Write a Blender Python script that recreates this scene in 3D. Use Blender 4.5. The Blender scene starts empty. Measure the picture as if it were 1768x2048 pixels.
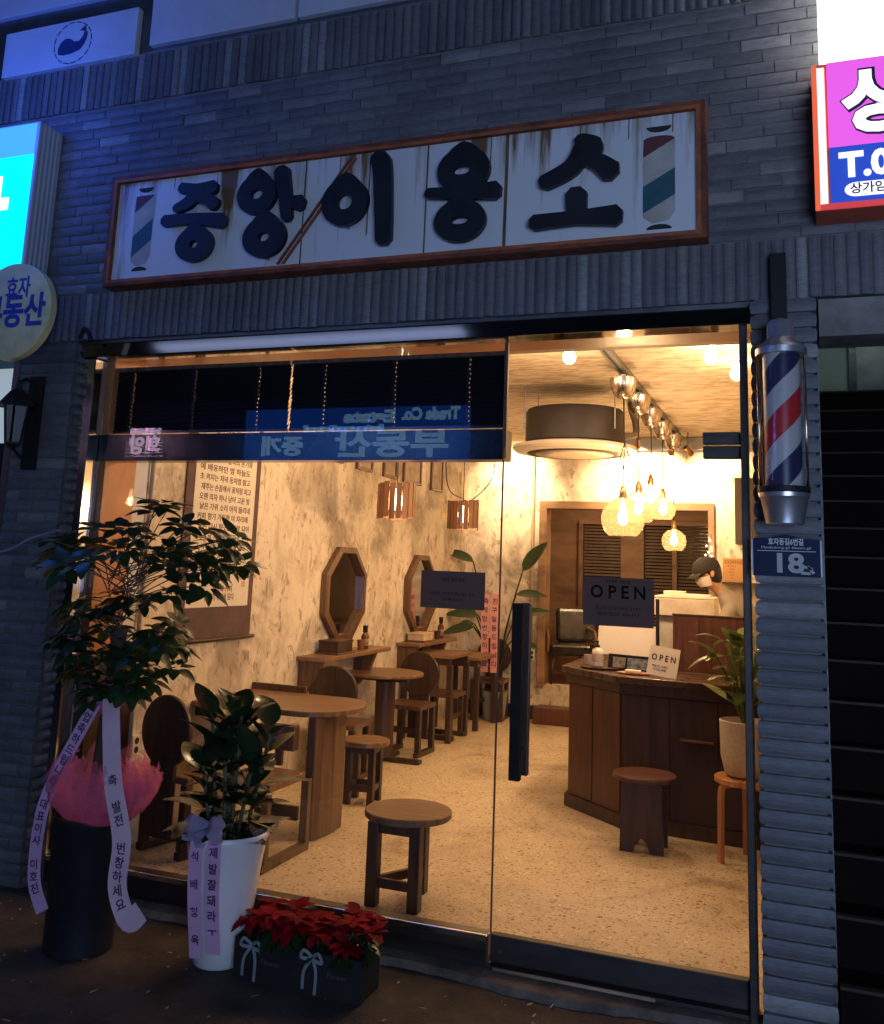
import bpy, math, random
from mathutils import Vector, Matrix
R = math.radians
random.seed(7)
S = bpy.context.scene
C = S.collection
# ------------------------------------------------------------------ camera
cam = bpy.data.cameras.new('camera'); co = bpy.data.objects.new('camera', cam); C.objects.link(co)
rt = Vector((0.93673, 0.348005, 0.037799)); up = Vector((0.025065, -0.174385, 0.984358)); bk = Vector((0.349153, -0.921131, -0.172075))
m = Matrix((rt, up, bk)).transposed().to_4x4(); m.translation = Vector((1.30268, -4.28729, 1.75804))
co.matrix_world = m
cam.sensor_fit = 'HORIZONTAL'; cam.sensor_width = 36; cam.lens = 38.2138
cam.shift_x = -0.000975; cam.shift_y = -0.126345; cam.clip_start = 0.05; cam.clip_end = 500
S.camera = co
# ------------------------------------------------------------------ world: late dusk, no sun left
w = bpy.data.worlds.new("World"); S.world = w; w.use_nodes = True
nt = w.node_tree; bgn = nt.nodes['Background']
sky = nt.nodes.new('ShaderNodeTexSky'); sky.sky_type = 'NISHITA'; sky.sun_disc = False
sky.sun_elevation = R(-0.5); sky.sun_rotation = R(20); sky.altitude = 0; sky.ozone_density = 3.0
nt.links.new(sky.outputs[0], bgn.inputs[0]); bgn.inputs[1].default_value = 0.13
S.view_settings.view_transform = 'Standard'; S.view_settings.look = 'None'
S.view_settings.exposure = 0.0; S.view_settings.gamma = 1
try:
    S.cycles.use_denoising = True; S.cycles.max_bounces = 8; S.cycles.transparent_max_bounces = 24
    S.cycles.sample_clamp_indirect = 4.0; S.cycles.caustics_reflective = False; S.cycles.caustics_refractive = False
except Exception: pass

# ------------------------------------------------------------------ materials
MATS = {}
def nodes(name):
    mt = bpy.data.materials.new(name); mt.use_nodes = True
    n = mt.node_tree; n.nodes.clear()
    out = n.nodes.new('ShaderNodeOutputMaterial'); b = n.nodes.new('ShaderNodeBsdfPrincipled')
    n.links.new(b.outputs[0], out.inputs[0]); MATS[name] = mt
    return mt, n, b, out
def N(n, t, **kw):
    x = n.nodes.new(t)
    for k, v in kw.items():
        if k in ('inp',):
            for a, c in v.items(): x.inputs[a].default_value = c
        else: setattr(x, k, v)
    return x
def coords(n, scale=(1, 1, 1)):
    t = n.nodes.new('ShaderNodeTexCoord'); mp = n.nodes.new('ShaderNodeMapping'); mp.inputs['Scale'].default_value = scale
    n.links.new(t.outputs['Object'], mp.inputs['Vector']); return mp.outputs[0]
def c4(c): return (c[0], c[1], c[2], 1)
def mat(name, c, rough=.6, metal=0, var=.18, sc=(6, 6, 6), bump=0, bsc=60, c2=None, spec=.5, lo=.35, hi=.65, coat=0, rvar=.12):
    mt, n, b, o = nodes(name)
    v = coords(n, sc)
    nz = N(n, 'ShaderNodeTexNoise', inp={'Scale': 1.0, 'Detail': 6.0, 'Roughness': .62}); n.links.new(v, nz.inputs['Vector'])
    rp = N(n, 'ShaderNodeValToRGB'); n.links.new(nz.outputs[0], rp.inputs[0])
    rp.color_ramp.elements[0].position = lo; rp.color_ramp.elements[1].position = hi
    d = c2 if c2 else tuple(x * (1 - var) for x in c); e = c if c2 else tuple(min(1, x * (1 + var)) for x in c)
    rp.color_ramp.elements[0].color = c4(d); rp.color_ramp.elements[1].color = c4(e)
    n.links.new(rp.outputs[0], b.inputs['Base Color'])
    mr = N(n, 'ShaderNodeMapRange', inp={'To Min': max(.02, rough - rvar), 'To Max': min(1, rough + rvar)}); n.links.new(nz.outputs[0], mr.inputs[0])
    n.links.new(mr.outputs[0], b.inputs['Roughness'])
    b.inputs['Metallic'].default_value = metal; b.inputs['Specular IOR Level'].default_value = spec
    b.inputs['Coat Weight'].default_value = coat
    if bump:
        n2 = N(n, 'ShaderNodeTexNoise', inp={'Scale': float(bsc), 'Detail': 4.0}); n.links.new(coords(n), n2.inputs['Vector'])
        bp = N(n, 'ShaderNodeBump', inp={'Strength': bump, 'Distance': .01}); n.links.new(n2.outputs[0], bp.inputs['Height']); n.links.new(bp.outputs[0], b.inputs['Normal'])
    return mt
def emit(name, c, s):
    mt, n, b, o = nodes(name)
    b.inputs['Base Color'].default_value = c4(c); b.inputs['Roughness'].default_value = .4
    b.inputs['Emission Color'].default_value = c4(c); b.inputs['Emission Strength'].default_value = s
    return mt
def wood(name, c, c2, sc=(34, 34, 2.2), rough=.45, coat=.12, bump=.08):
    return mat(name, tuple(x * 1.15 for x in c), rough, sc=sc, c2=tuple(x * .72 for x in c2), lo=.33, hi=.66, coat=coat, bump=bump, bsc=40, rvar=.2)

def tile_mat(name, c, c2, grime):
    mt, n, b, o = nodes(name)
    at = N(n, 'ShaderNodeAttribute', attribute_name='tv')
    rp = N(n, 'ShaderNodeValToRGB'); rp.color_ramp.elements[0].color = c4(c2); rp.color_ramp.elements[1].color = c4(c); q = rp.color_ramp.elements.new(.85); q.color = c4(tuple(x * .72 + y * .28 for x, y in zip(c2, c)))
    n.links.new(at.outputs['Fac'], rp.inputs[0])
    nz = N(n, 'ShaderNodeTexNoise', inp={'Scale': 1.6, 'Detail': 8.0, 'Roughness': .7}); n.links.new(coords(n, (1, 1, .6)), nz.inputs['Vector'])
    r2 = N(n, 'ShaderNodeValToRGB'); r2.color_ramp.elements[0].position = .3; r2.color_ramp.elements[1].position = .62
    r2.color_ramp.elements[0].color = c4(grime); r2.color_ramp.elements[1].color = (1, 1, 1, 1)
    n.links.new(nz.outputs[0], r2.inputs[0])
    mx = N(n, 'ShaderNodeMix', data_type='RGBA', blend_type='MULTIPLY'); mx.inputs[0].default_value = .85
    n.links.new(rp.outputs[0], mx.inputs[6]); n.links.new(r2.outputs[0], mx.inputs[7])
    n3 = N(n, 'ShaderNodeTexNoise', inp={'Scale': 1.0, 'Detail': 5.0, 'Roughness': .7}); n.links.new(coords(n, (22, 22, 110)), n3.inputs['Vector'])
    r3 = N(n, 'ShaderNodeValToRGB'); r3.color_ramp.elements[0].position = .3; r3.color_ramp.elements[1].position = .6
    r3.color_ramp.elements[0].color = (.6, .6, .6, 1); r3.color_ramp.elements[1].color = (1.1, 1.1, 1.1, 1)
    n.links.new(n3.outputs[0], r3.inputs[0])
    m2 = N(n, 'ShaderNodeMix', data_type='RGBA', blend_type='MULTIPLY'); m2.inputs[0].default_value = .8
    n.links.new(mx.outputs[2], m2.inputs[6]); n.links.new(r3.outputs[0], m2.inputs[7])
    n.links.new(m2.outputs[2], b.inputs['Base Color'])
    b.inputs['Roughness'].default_value = .55
    bp = N(n, 'ShaderNodeBump', inp={'Strength': .35, 'Distance': .004}); n.links.new(n3.outputs[0], bp.inputs['Height']); n.links.new(bp.outputs[0], b.inputs['Normal'])
    return mt

def plaster(name):
    mt, n, b, o = nodes(name)
    v = coords(n)
    a = N(n, 'ShaderNodeTexNoise', inp={'Scale': 1.5, 'Detail': 9.0, 'Roughness': .62, 'Distortion': .5}); n.links.new(v, a.inputs['Vector'])
    r1 = N(n, 'ShaderNodeValToRGB'); e = r1.color_ramp.elements
    e[0].position = .37; e[0].color = (.42, .36, .28, 1); e[1].position = .50; e[1].color = (.78, .69, .56, 1)
    e2 = r1.color_ramp.elements.new(.46); e2.color = (.66, .575, .46, 1)
    n.links.new(a.outputs[0], r1.inputs[0])
    # trowel scars: dark vertical scratches gathered in patches
    s = N(n, 'ShaderNodeTexNoise', inp={'Scale': 1.0, 'Detail': 4.0, 'Roughness': .6, 'Distortion': 1.2}); n.links.new(coords(n, (11, 11, 6)), s.inputs['Vector'])
    rs = N(n, 'ShaderNodeValToRGB'); rs.color_ramp.elements[0].position = .35; rs.color_ramp.elements[1].position = .43
    rs.color_ramp.elements[0].color = (.42, .36, .30, 1); rs.color_ramp.elements[1].color = (1, 1, 1, 1)
    n.links.new(s.outputs[0], rs.inputs[0])
    mx = N(n, 'ShaderNodeMix', data_type='RGBA', blend_type='MULTIPLY'); mx.inputs[0].default_value = .75
    n.links.new(r1.outputs[0], mx.inputs[6]); n.links.new(rs.outputs[0], mx.inputs[7])
    g = N(n, 'ShaderNodeTexNoise', inp={'Scale': 1.0, 'Detail': 7.0, 'Roughness': .68, 'Distortion': .9}); n.links.new(coords(n, (6, 6, 3.4)), g.inputs['Vector'])
    rg = N(n, 'ShaderNodeValToRGB'); rg.color_ramp.elements[0].position = .38; rg.color_ramp.elements[1].position = .53
    rg.color_ramp.elements[0].color = (.58, .54, .44, 1); rg.color_ramp.elements[1].color = (1.06, 1.06, 1.04, 1); n.links.new(g.outputs[0], rg.inputs[0])
    m3 = N(n, 'ShaderNodeMix', data_type='RGBA', blend_type='MULTIPLY'); m3.inputs[0].default_value = .45
    n.links.new(mx.outputs[2], m3.inputs[6]); n.links.new(rg.outputs[0], m3.inputs[7]); mx = m3
    p = N(n, 'ShaderNodeTexNoise', inp={'Scale': 34.0, 'Detail': 3.0}); n.links.new(v, p.inputs['Vector'])
    rq = N(n, 'ShaderNodeValToRGB'); rq.color_ramp.elements[0].position = .27; rq.color_ramp.elements[1].position = .33
    rq.color_ramp.elements[0].color = (.4, .33, .27, 1); rq.color_ramp.elements[1].color = (1, 1, 1, 1); n.links.new(p.outputs[0], rq.inputs[0])
    m2 = N(n, 'ShaderNodeMix', data_type='RGBA', blend_type='MULTIPLY'); m2.inputs[0].default_value = .8
    n.links.new(mx.outputs[2], m2.inputs[6]); n.links.new(rq.outputs[0], m2.inputs[7])
    n.links.new(m2.outputs[2], b.inputs['Base Color']); b.inputs['Roughness'].default_value = .8
    bp = N(n, 'ShaderNodeBump', inp={'Strength': .3, 'Distance': .01}); n.links.new(s.outputs[0], bp.inputs['Height']); n.links.new(bp.outputs[0], b.inputs['Normal'])
    return mt

def terrazzo(name):
    mt, n, b, o = nodes(name)
    v = coords(n)
    a = N(n, 'ShaderNodeTexNoise', inp={'Scale': 1.1, 'Detail': 9.0, 'Roughness': .65, 'Distortion': .6}); n.links.new(v, a.inputs['Vector'])
    r1 = N(n, 'ShaderNodeValToRGB'); e = r1.color_ramp.elements
    e[0].position = .34; e[0].color = (.36, .28, .185, 1); e[1].position = .53; e[1].color = (.72, .60, .42, 1); q = e.new(.42); q.color = (.60, .49, .34, 1); n.links.new(a.outputs[0], r1.inputs[0])
    cur = r1.outputs[0]
    for sc, rad, keep, dark in ((30, .40, .40, (.55, .45, .35)), (50, .46, .6, (.62, .52, .42)), (85, .5, .7, (.66, .56, .46)), (38, .42, .3, (1.3, 1.28, 1.2))):
        vo = N(n, 'ShaderNodeTexVoronoi', inp={'Scale': sc, 'Randomness': 1.0}); n.links.new(v, vo.inputs['Vector'])
        sp = N(n, 'ShaderNodeSeparateColor'); n.links.new(vo.outputs['Color'], sp.inputs[0])
        th = N(n, 'ShaderNodeMath', operation='MULTIPLY'); th.inputs[1].default_value = rad; n.links.new(sp.outputs[1], th.inputs[0])
        l1 = N(n, 'ShaderNodeMath', operation='LESS_THAN'); n.links.new(vo.outputs['Distance'], l1.inputs[0]); n.links.new(th.outputs[0], l1.inputs[1])
        l2 = N(n, 'ShaderNodeMath', operation='LESS_THAN'); n.links.new(sp.outputs[0], l2.inputs[0]); l2.inputs[1].default_value = keep
        mu = N(n, 'ShaderNodeMath', operation='MULTIPLY'); n.links.new(l1.outputs[0], mu.inputs[0]); n.links.new(l2.outputs[0], mu.inputs[1])
        mx = N(n, 'ShaderNodeMix', data_type='RGBA', blend_type='MULTIPLY'); n.links.new(mu.outputs[0], mx.inputs[0])
        n.links.new(cur, mx.inputs[6]); mx.inputs[7].default_value = c4(dark); cur = mx.outputs[2]
    n.links.new(cur, b.inputs['Base Color']); b.inputs['Roughness'].default_value = .5
    return mt

def glass(name, tint=(1, 1, 1), ior=1.5, rough=0.0):
    mt, n, b, o = nodes(name); n.nodes.remove(b)
    tr = N(n, 'ShaderNodeBsdfTransparent'); tr.inputs[0].default_value = c4(tint)
    gl = N(n, 'ShaderNodeBsdfGlossy'); gl.inputs['Roughness'].default_value = rough
    fr = N(n, 'ShaderNodeFresnel'); fr.inputs[0].default_value = ior
    ge = N(n, 'ShaderNodeNewGeometry'); sb = N(n, 'ShaderNodeMath', operation='SUBTRACT'); sb.inputs[0].default_value = 1
    n.links.new(ge.outputs['Backfacing'], sb.inputs[1])
    mu = N(n, 'ShaderNodeMath', operation='MULTIPLY'); n.links.new(fr.outputs[0], mu.inputs[0]); n.links.new(sb.outputs[0], mu.inputs[1])
    mx = N(n, 'ShaderNodeMixShader'); n.links.new(mu.outputs[0], mx.inputs[0]); n.links.new(tr.outputs[0], mx.inputs[1]); n.links.new(gl.outputs[0], mx.inputs[2])
    n.links.new(mx.outputs[0], o.inputs[0]); return mt
def globe_mat(name):
    mt, n, b, o = nodes(name); n.nodes.remove(b)
    lw = N(n, 'ShaderNodeLayerWeight', inp={'Blend': .35}); rp = N(n, 'ShaderNodeValToRGB'); e = rp.color_ramp.elements
    e[0].position = .15; e[0].color = (1, .93, .80, 1); e[1].position = .95; e[1].color = (.5, .27, .11, 1); n.links.new(lw.outputs['Facing'], rp.inputs[0])
    tr = N(n, 'ShaderNodeBsdfTransparent'); n.links.new(rp.outputs[0], tr.inputs[0])
    tl = N(n, 'ShaderNodeBsdfTranslucent'); tl.inputs[0].default_value = (1, .75, .42, 1)
    gl = N(n, 'ShaderNodeBsdfGlossy'); gl.inputs['Roughness'].default_value = .03
    m1 = N(n, 'ShaderNodeMixShader'); m1.inputs[0].default_value = .045; n.links.new(tr.outputs[0], m1.inputs[1]); n.links.new(tl.outputs[0], m1.inputs[2])
    fc = N(n, 'ShaderNodeMath', operation='MULTIPLY'); fc.inputs[1].default_value = .35; pw = N(n, 'ShaderNodeMath', operation='POWER'); pw.inputs[1].default_value = 3; n.links.new(lw.outputs['Facing'], pw.inputs[0]); n.links.new(pw.outputs[0], fc.inputs[0])
    m2 = N(n, 'ShaderNodeMixShader'); n.links.new(fc.outputs[0], m2.inputs[0]); n.links.new(m1.outputs[0], m2.inputs[1]); n.links.new(gl.outputs[0], m2.inputs[2]); n.links.new(m2.outputs[0], o.inputs[0]); return mt
def net_mat(name, c, alpha):
    mt, n, b, o = nodes(name)
    b.inputs['Base Color'].default_value = c4(c); b.inputs['Roughness'].default_value = .7
    tl = N(n, 'ShaderNodeBsdfTranslucent'); tl.inputs[0].default_value = c4(c)
    tr = N(n, 'ShaderNodeBsdfTransparent')
    a = N(n, 'ShaderNodeMixShader'); a.inputs[0].default_value = .5; n.links.new(b.outputs[0], a.inputs[1]); n.links.new(tl.outputs[0], a.inputs[2])
    x = N(n, 'ShaderNodeMixShader'); x.inputs[0].default_value = alpha; n.links.new(tr.outputs[0], x.inputs[1]); n.links.new(a.outputs[0], x.inputs[2])
    n.links.new(x.outputs[0], o.inputs[0]); return mt
def leaf_mat(name, c, c2, rough=.4, tr=.15, spec=.5):
    mt = mat(name, c, rough, c2=c2, sc=(9, 9, 9), spec=spec)
    n = mt.node_tree; b = [x for x in n.nodes if x.type == 'BSDF_PRINCIPLED'][0]; o = [x for x in n.nodes if x.type == 'OUTPUT_MATERIAL'][0]
    tl = N(n, 'ShaderNodeBsdfTranslucent'); tl.inputs[0].default_value = c4(tuple(x * 1.3 for x in c))
    a = N(n, 'ShaderNodeMixShader'); a.inputs[0].default_value = tr; n.links.new(b.outputs[0], a.inputs[1]); n.links.new(tl.outputs[0], a.inputs[2]); n.links.new(a.outputs[0], o.inputs[0])
    return mt

TILE = tile_mat('glazed_tile', (.34, .335, .33), (.15, .15, .16), (.42, .41, .39))
MORTAR = mat('mortar', (.17, .165, .16), .9, bump=.2)
PLASTER = plaster('scraped_plaster')
FLOOR = terrazzo('terrazzo')
CEIL = mat('streaked_board', (.64, .53, .39), .7, c2=(.30, .215, .135), sc=(7, 26, 6), lo=.36, hi=.60)
STEEL = mat('brushed_steel', (.55, .55, .56), .22, metal=1, var=.08, sc=(2, 2, 30))
DARKST = mat('dull_steel', (.25, .25, .26), .4, metal=1, var=.15)
DARKF = mat('dark_anodised', (.075, .068, .062), .5, metal=.7, var=.2, sc=(3, 3, 14), spec=.2)
CHROME = mat('chrome', (.7, .7, .7), .1, metal=1, var=.03)
BLACK = mat('black_paint', (.018, .017, .017), .55, spec=.25)
BLACKG = mat('black_gloss', (.012, .013, .017), .18, var=.1)
ASPH = mat('asphalt', (.085, .068, .054), .85, c2=(.022, .018, .015), sc=(4, 4, 4), bump=1.0, bsc=90)
CONC = mat('worn_concrete', (.30, .28, .25), .85, c2=(.14, .13, .115), sc=(5, 5, 5), bump=.4, bsc=60)
GLASS = glass('window_glass'); BULBG = glass('globe_glass', (1, .97, .9), 1.45); CUPG = BULBG
W_DARK = wood('dark_wood', (.060, .031, .018), (.032, .016, .010))
W_DEEP = wood('deep_brown_wood', (.05, .022, .012), (.028, .012, .008), sc=(26, 26, 2))
W_MID = wood('mid_wood', (.155, .080, .042), (.088, .044, .023))
W_MIDX = wood('tabletop_wood', (.25, .140, .072), (.16, .088, .045), sc=(2.2, 40, 6))
W_RED = wood('red_brown_wood', (.115, .042, .025), (.07, .026, .016))
W_ORANGE = wood('orange_ply', (.52, .20, .07), (.42, .15, .05), sc=(4, 4, 1.5))
W_BIRCH = wood('birch', (.62, .30, .11), (.5, .23, .08))
W_BROWNWALL = wood('brown_panel', (.30, .175, .095), (.23, .13, .07), sc=(2, 2, 6))
WHITEP = mat('white_panel', (.62, .63, .66), .5, var=.06)
CREAM = mat('cream_paper', (.78, .72, .6), .7, var=.04)
WHITE = mat('white_gloss', (.80, .79, .77), .18, var=.03, coat=.3)
INK = mat('ink', (.03, .022, .02), .7)

# ------------------------------------------------------------------ mesh helpers
OFF = {}
class MB:
    def __init__(s): s.v = []; s.f = []; s.tv = []; s.cur = 1.0
    def quad(s, *p):
        b = len(s.v); s.v += [Vector(x) for x in p]; s.f.append(tuple(range(b, b + len(p)))); s.tv.append(s.cur)
    def grid(s, rows, closed=False):
        b = len(s.v); n = len(rows[0])
        for r in rows: s.v += [Vector(x) for x in r]
        for i in range(len(rows) - 1):
            for j in range(n if closed else n - 1):
                k = (j + 1) % n
                s.f.append((b + i * n + j, b + i * n + k, b + (i + 1) * n + k, b + (i + 1) * n + j)); s.tv.append(s.cur)
        return b
    def cap(s, start, n, rev=False):
        t = tuple(range(start, start + n)); s.f.append(t[::-1] if rev else t); s.tv.append(s.cur)
    def box(s, x0, x1, y0, y1, z0, z1, M=None):
        p = [Vector(q) for q in ((x0, y0, z0), (x1, y0, z0), (x1, y1, z0), (x0, y1, z0), (x0, y0, z1), (x1, y0, z1), (x1, y1, z1), (x0, y1, z1))]
        if M: p = [M @ q for q in p]
        b = len(s.v); s.v += p
        for f in ((0, 3, 2, 1), (4, 5, 6, 7), (0, 1, 5, 4), (1, 2, 6, 5), (2, 3, 7, 6), (3, 0, 4, 7)):
            s.f.append(tuple(b + i for i in f)); s.tv.append(s.cur)
        return s
    def prism(s, poly, a, b, M):            # poly in local xy, extruded along local z from a to b
        n = len(poly); st = len(s.v)
        s.v += [M @ Vector((x, y, a)) for x, y in poly] + [M @ Vector((x, y, b)) for x, y in poly]
        s.f.append(tuple(range(st + n - 1, st - 1, -1))); s.f.append(tuple(range(st + n, st + 2 * n))); s.tv += [s.cur] * 2
        for i in range(n):
            j = (i + 1) % n; s.f.append((st + i, st + j, st + n + j, st + n + i)); s.tv.append(s.cur)
        return s
    def lathe(s, prof, c=(0, 0, 0), n=32, M=None, cap0=True, cap1=True):
        rows = []
        for r, z in prof:
            rows.append([Vector((c[0] + r * math.cos(2 * math.pi * i / n), c[1] + r * math.sin(2 * math.pi * i / n), c[2] + z)) for i in range(n)])
        if M: rows = [[M @ p for p in r] for r in rows]
        b = s.grid(rows, True)
        if cap0: s.cap(b, n, True)
        if cap1: s.cap(b + (len(prof) - 1) * n, n)
        return s
    def tube(s, pts, r, n=8):
        pts = [Vector(p) for p in pts]; rows = []
        rs = r if isinstance(r, (list, tuple)) else [r] * len(pts)
        for i, p in enumerate(pts):
            d = (pts[min(i + 1, len(pts) - 1)] - pts[max(i - 1, 0)]).normalized()
            a = d.cross(Vector((0, 0, 1)) if abs(d.z) < .9 else Vector((1, 0, 0))).normalized(); b = d.cross(a)
            rows.append([p + rs[i] * (math.cos(2 * math.pi * k / n) * a + math.sin(2 * math.pi * k / n) * b) for k in range(n)])
        b0 = s.grid(rows, True); s.cap(b0, n, True); s.cap(b0 + (len(pts) - 1) * n, n); return s
    def ball(s, c, r, n=16, sx=(1, 1, 1)):
        k = n // 2
        pr = [(max(1e-4, math.sin(math.pi * i / k)), -math.cos(math.pi * i / k)) for i in range(k + 1)]
        M = Matrix.Translation(Vector(c)) @ Matrix.Diagonal(Vector((r * sx[0], r * sx[1], r * sx[2], 1)))
        return s.lathe(pr, n=n, M=M)
    def build(s, name, mt, parent=None, smooth=False, bevel=0, world=True, auto=None):
        me = bpy.data.meshes.new(name)
        off = OFF.get(parent.name, Vector()) if parent else Vector()
        vs = [tuple(v - off) for v in s.v] if world else [tuple(v) for v in s.v]
        me.from_pydata(vs, [], s.f); me.validate()
        if len(me.polygons) == len(s.tv):
            a = me.attributes.new('tv', 'FLOAT', 'FACE'); a.data.foreach_set('value', s.tv)
        o = bpy.data.objects.new(name, me); C.objects.link(o)
        ms = mt if isinstance(mt, (list, tuple)) else [mt]
        for q in ms: me.materials.append(q)
        if smooth:
            me.polygons.foreach_set('use_smooth', [True] * len(me.polygons))
            if auto: me.set_sharp_from_angle(angle=R(auto))
        if bevel:
            bv = o.modifiers.new('bevel', 'BEVEL'); bv.width = bevel; bv.segments = 2; bv.limit_method = 'ANGLE'
        if parent: o.parent = parent; OFF[o.name] = off
        else: OFF[o.name] = Vector()
        return o
def pieces(mb, name, mt, parent, **kw):     # every loose piece of the collector becomes a part of its own
    par = list(range(len(mb.v)))
    def fd(i):
        while par[i] != i: par[i] = par[par[i]]; i = par[i]
        return i
    for f in mb.f:
        for i in f[1:]: par[fd(i)] = fd(f[0])
    gr = {}
    for f, t in zip(mb.f, mb.tv): gr.setdefault(fd(f[0]), []).append((f, t))
    for fs in gr.values():
        q = MB(); mp = {}
        for f, t in fs:
            g2 = []
            for i in f:
                if i not in mp: mp[i] = len(q.v); q.v.append(mb.v[i])
                g2.append(mp[i])
            q.f.append(tuple(g2)); q.tv.append(t)
        q.build(name, mt, parent, **kw)
def tag(o, label, cat, group=None, kind=None):
    o['label'] = label; o['category'] = cat
    if group: o['group'] = group
    if kind: o['kind'] = kind
    return o
def thing(name, label, cat, loc=(0, 0, 0), group=None, rz=0):
    o = bpy.data.objects.new(name, None); o.empty_display_size = .1; C.objects.link(o)
    o.location = loc; o.rotation_euler = (0, 0, rz); OFF[o.name] = Vector(loc); return tag(o, label, cat, group)
def dup(root, loc, rz=0, label=None):
    r = root.copy(); C.objects.link(r); r.location = loc; r.rotation_euler = (0, 0, rz)
    if label: r['label'] = label
    for ch in list(root.children):
        c = ch.copy(); C.objects.link(c); c.parent = r
        for g in ch.children:
            d = g.copy(); C.objects.link(d); d.parent = c
    return r
def frame_xz(y, x=0, z=0):                  # local xy -> world xz plane facing -y; local +z points to -y
    return Matrix(((1, 0, 0, x), (0, 0, -1, y), (0, 1, 0, z), (0, 0, 0, 1)))
def frame_yz(x, y=0, z=0):                  # facing +x: local x -> world +y, local y -> world z, local z -> +x
    return Matrix(((0, 0, 1, x), (1, 0, 0, y), (0, 1, 0, z), (0, 0, 0, 1)))
def text_mesh(mb, body, size, M, ext=.002, bold=0.0, width=None, align='CENTER', spacing=1.0, sx=1.0):
    cu = bpy.data.curves.new('lettering', 'FONT'); cu.body = body; cu.size = size; cu.extrude = ext; cu.offset = bold; cu.align_x = align; cu.align_y = 'CENTER'
    cu.space_character = spacing; cu.resolution_u = 3
    o = bpy.data.objects.new('lettering', cu); C.objects.link(o)
    bpy.context.view_layer.update()
    me = bpy.data.meshes.new_from_object(o.evaluated_get(bpy.context.evaluated_depsgraph_get()))
    f = sx
    if width:
        xs = [v.co.x for v in me.vertices]; f = width / (max(xs) - min(xs))
    b = len(mb.v); mb.v += [M @ Vector((v.co.x * f, v.co.y, v.co.z)) for v in me.vertices]
    for p in me.polygons: mb.f.append(tuple(b + i for i in p.vertices)); mb.tv.append(1.0)
    bpy.data.objects.remove(o); bpy.data.curves.remove(cu); bpy.data.meshes.remove(me)
    return mb
def BX(name, mt, parent, *a, bevel=.004): return MB().box(*a).build(name, mt, parent, bevel=bevel)
def leaf(mb, base, d, upv, L, W, curl=.3, fold=.15, n=6, tip=.5):
    d = Vector(d).normalized(); side = d.cross(Vector(upv))
    if side.length < 1e-3: side = d.cross(Vector((1, 0, .3)))
    side.normalize(); nrm = side.cross(d).normalized(); p = Vector(base); rows = []
    for i in range(n + 1):
        t = i / n
        wv = W * .5 * (math.sin(math.pi * min(1, t ** tip * .97 + .015)) ** .8) + .0008
        q = Vector(base) + d * (L * (t - curl * .25 * t * t)) - nrm * (L * curl * .5 * t * t)
        rows.append([q - side * wv + nrm * wv * fold, q, q + side * wv + nrm * wv * fold])
    mb.grid(rows)
def ribbon(mb, pts, widths, nrm=(0, -1, 0)):
    rows = []
    for i, p in enumerate(pts):
        a = Vector(pts[max(i - 1, 0)]); b = Vector(pts[min(i + 1, len(pts) - 1)]); d = (b - a).normalized()
        s = d.cross(Vector(nrm)).normalized(); rows.append([Vector(p) - s * widths[i] / 2, Vector(p) + s * widths[i] / 2])
    mb.grid(rows)
def smooth_path(pts, k=6):
    P = [Vector(p) for p in pts]; out = []
    for i in range(len(P) - 1):
        p0 = P[max(i - 1, 0)]; p1 = P[i]; p2 = P[i + 1]; p3 = P[min(i + 2, len(P) - 1)]
        for j in range(k):
            t = j / k
            out.append(.5 * ((2 * p1) + (p2 - p0) * t + (2 * p0 - 5 * p1 + 4 * p2 - p3) * t * t + (3 * p1 - p0 - 3 * p2 + p3) * t ** 3))
    return out + [P[-1]]
def point(name, loc, power, col=(1, .62, .28), r=.04, parent=None, spot=None, aim=None, blend=.6):
    l = bpy.data.lights.new(name, 'SPOT' if spot else 'POINT'); l.energy = power * .88; l.color = col; l.shadow_soft_size = r
    o = bpy.data.objects.new(name, l); C.objects.link(o); o.location = loc
    if spot:
        l.spot_size = R(spot); l.spot_blend = blend
        o.rotation_euler = (Vector(aim) - Vector(loc)).to_track_quat('-Z', 'Y').to_euler()
    if parent: o.parent = parent; o.location = Vector(loc) - OFF[parent.name]
    return o

# ================================================================== SETTING
def struct(name, mb, mt): o = mb.build(name, mt); o['kind'] = 'structure'; return o
g = MB(); g.box(-60, 60, -60, -.0, -.3, 0); struct('street', g, ASPH)
# broken concrete apron in front of the shop window
k = MB(); xs = [-2.42 + .06 * i for i in range(62)]
top = [[Vector((x, -.12 - .03 * math.sin(x * 5.1) - .018 * random.random(), .032)), Vector((x, .0, .04))] for x in xs]
low = [[p[0] + Vector((0, -.012, -.031)), p[0]] for p in top]
k.grid(top); k.grid(low); struct('kerb_strip', k, mat('kerb_concrete', (.19, .15, .115), .9, c2=(.07, .055, .042), sc=(7, 7, 7), bump=.8, bsc=50))
f = MB().box(-2.45, 1.15, .0, 6.65, -.2, .05); struct('floor', f, FLOOR)

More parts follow.
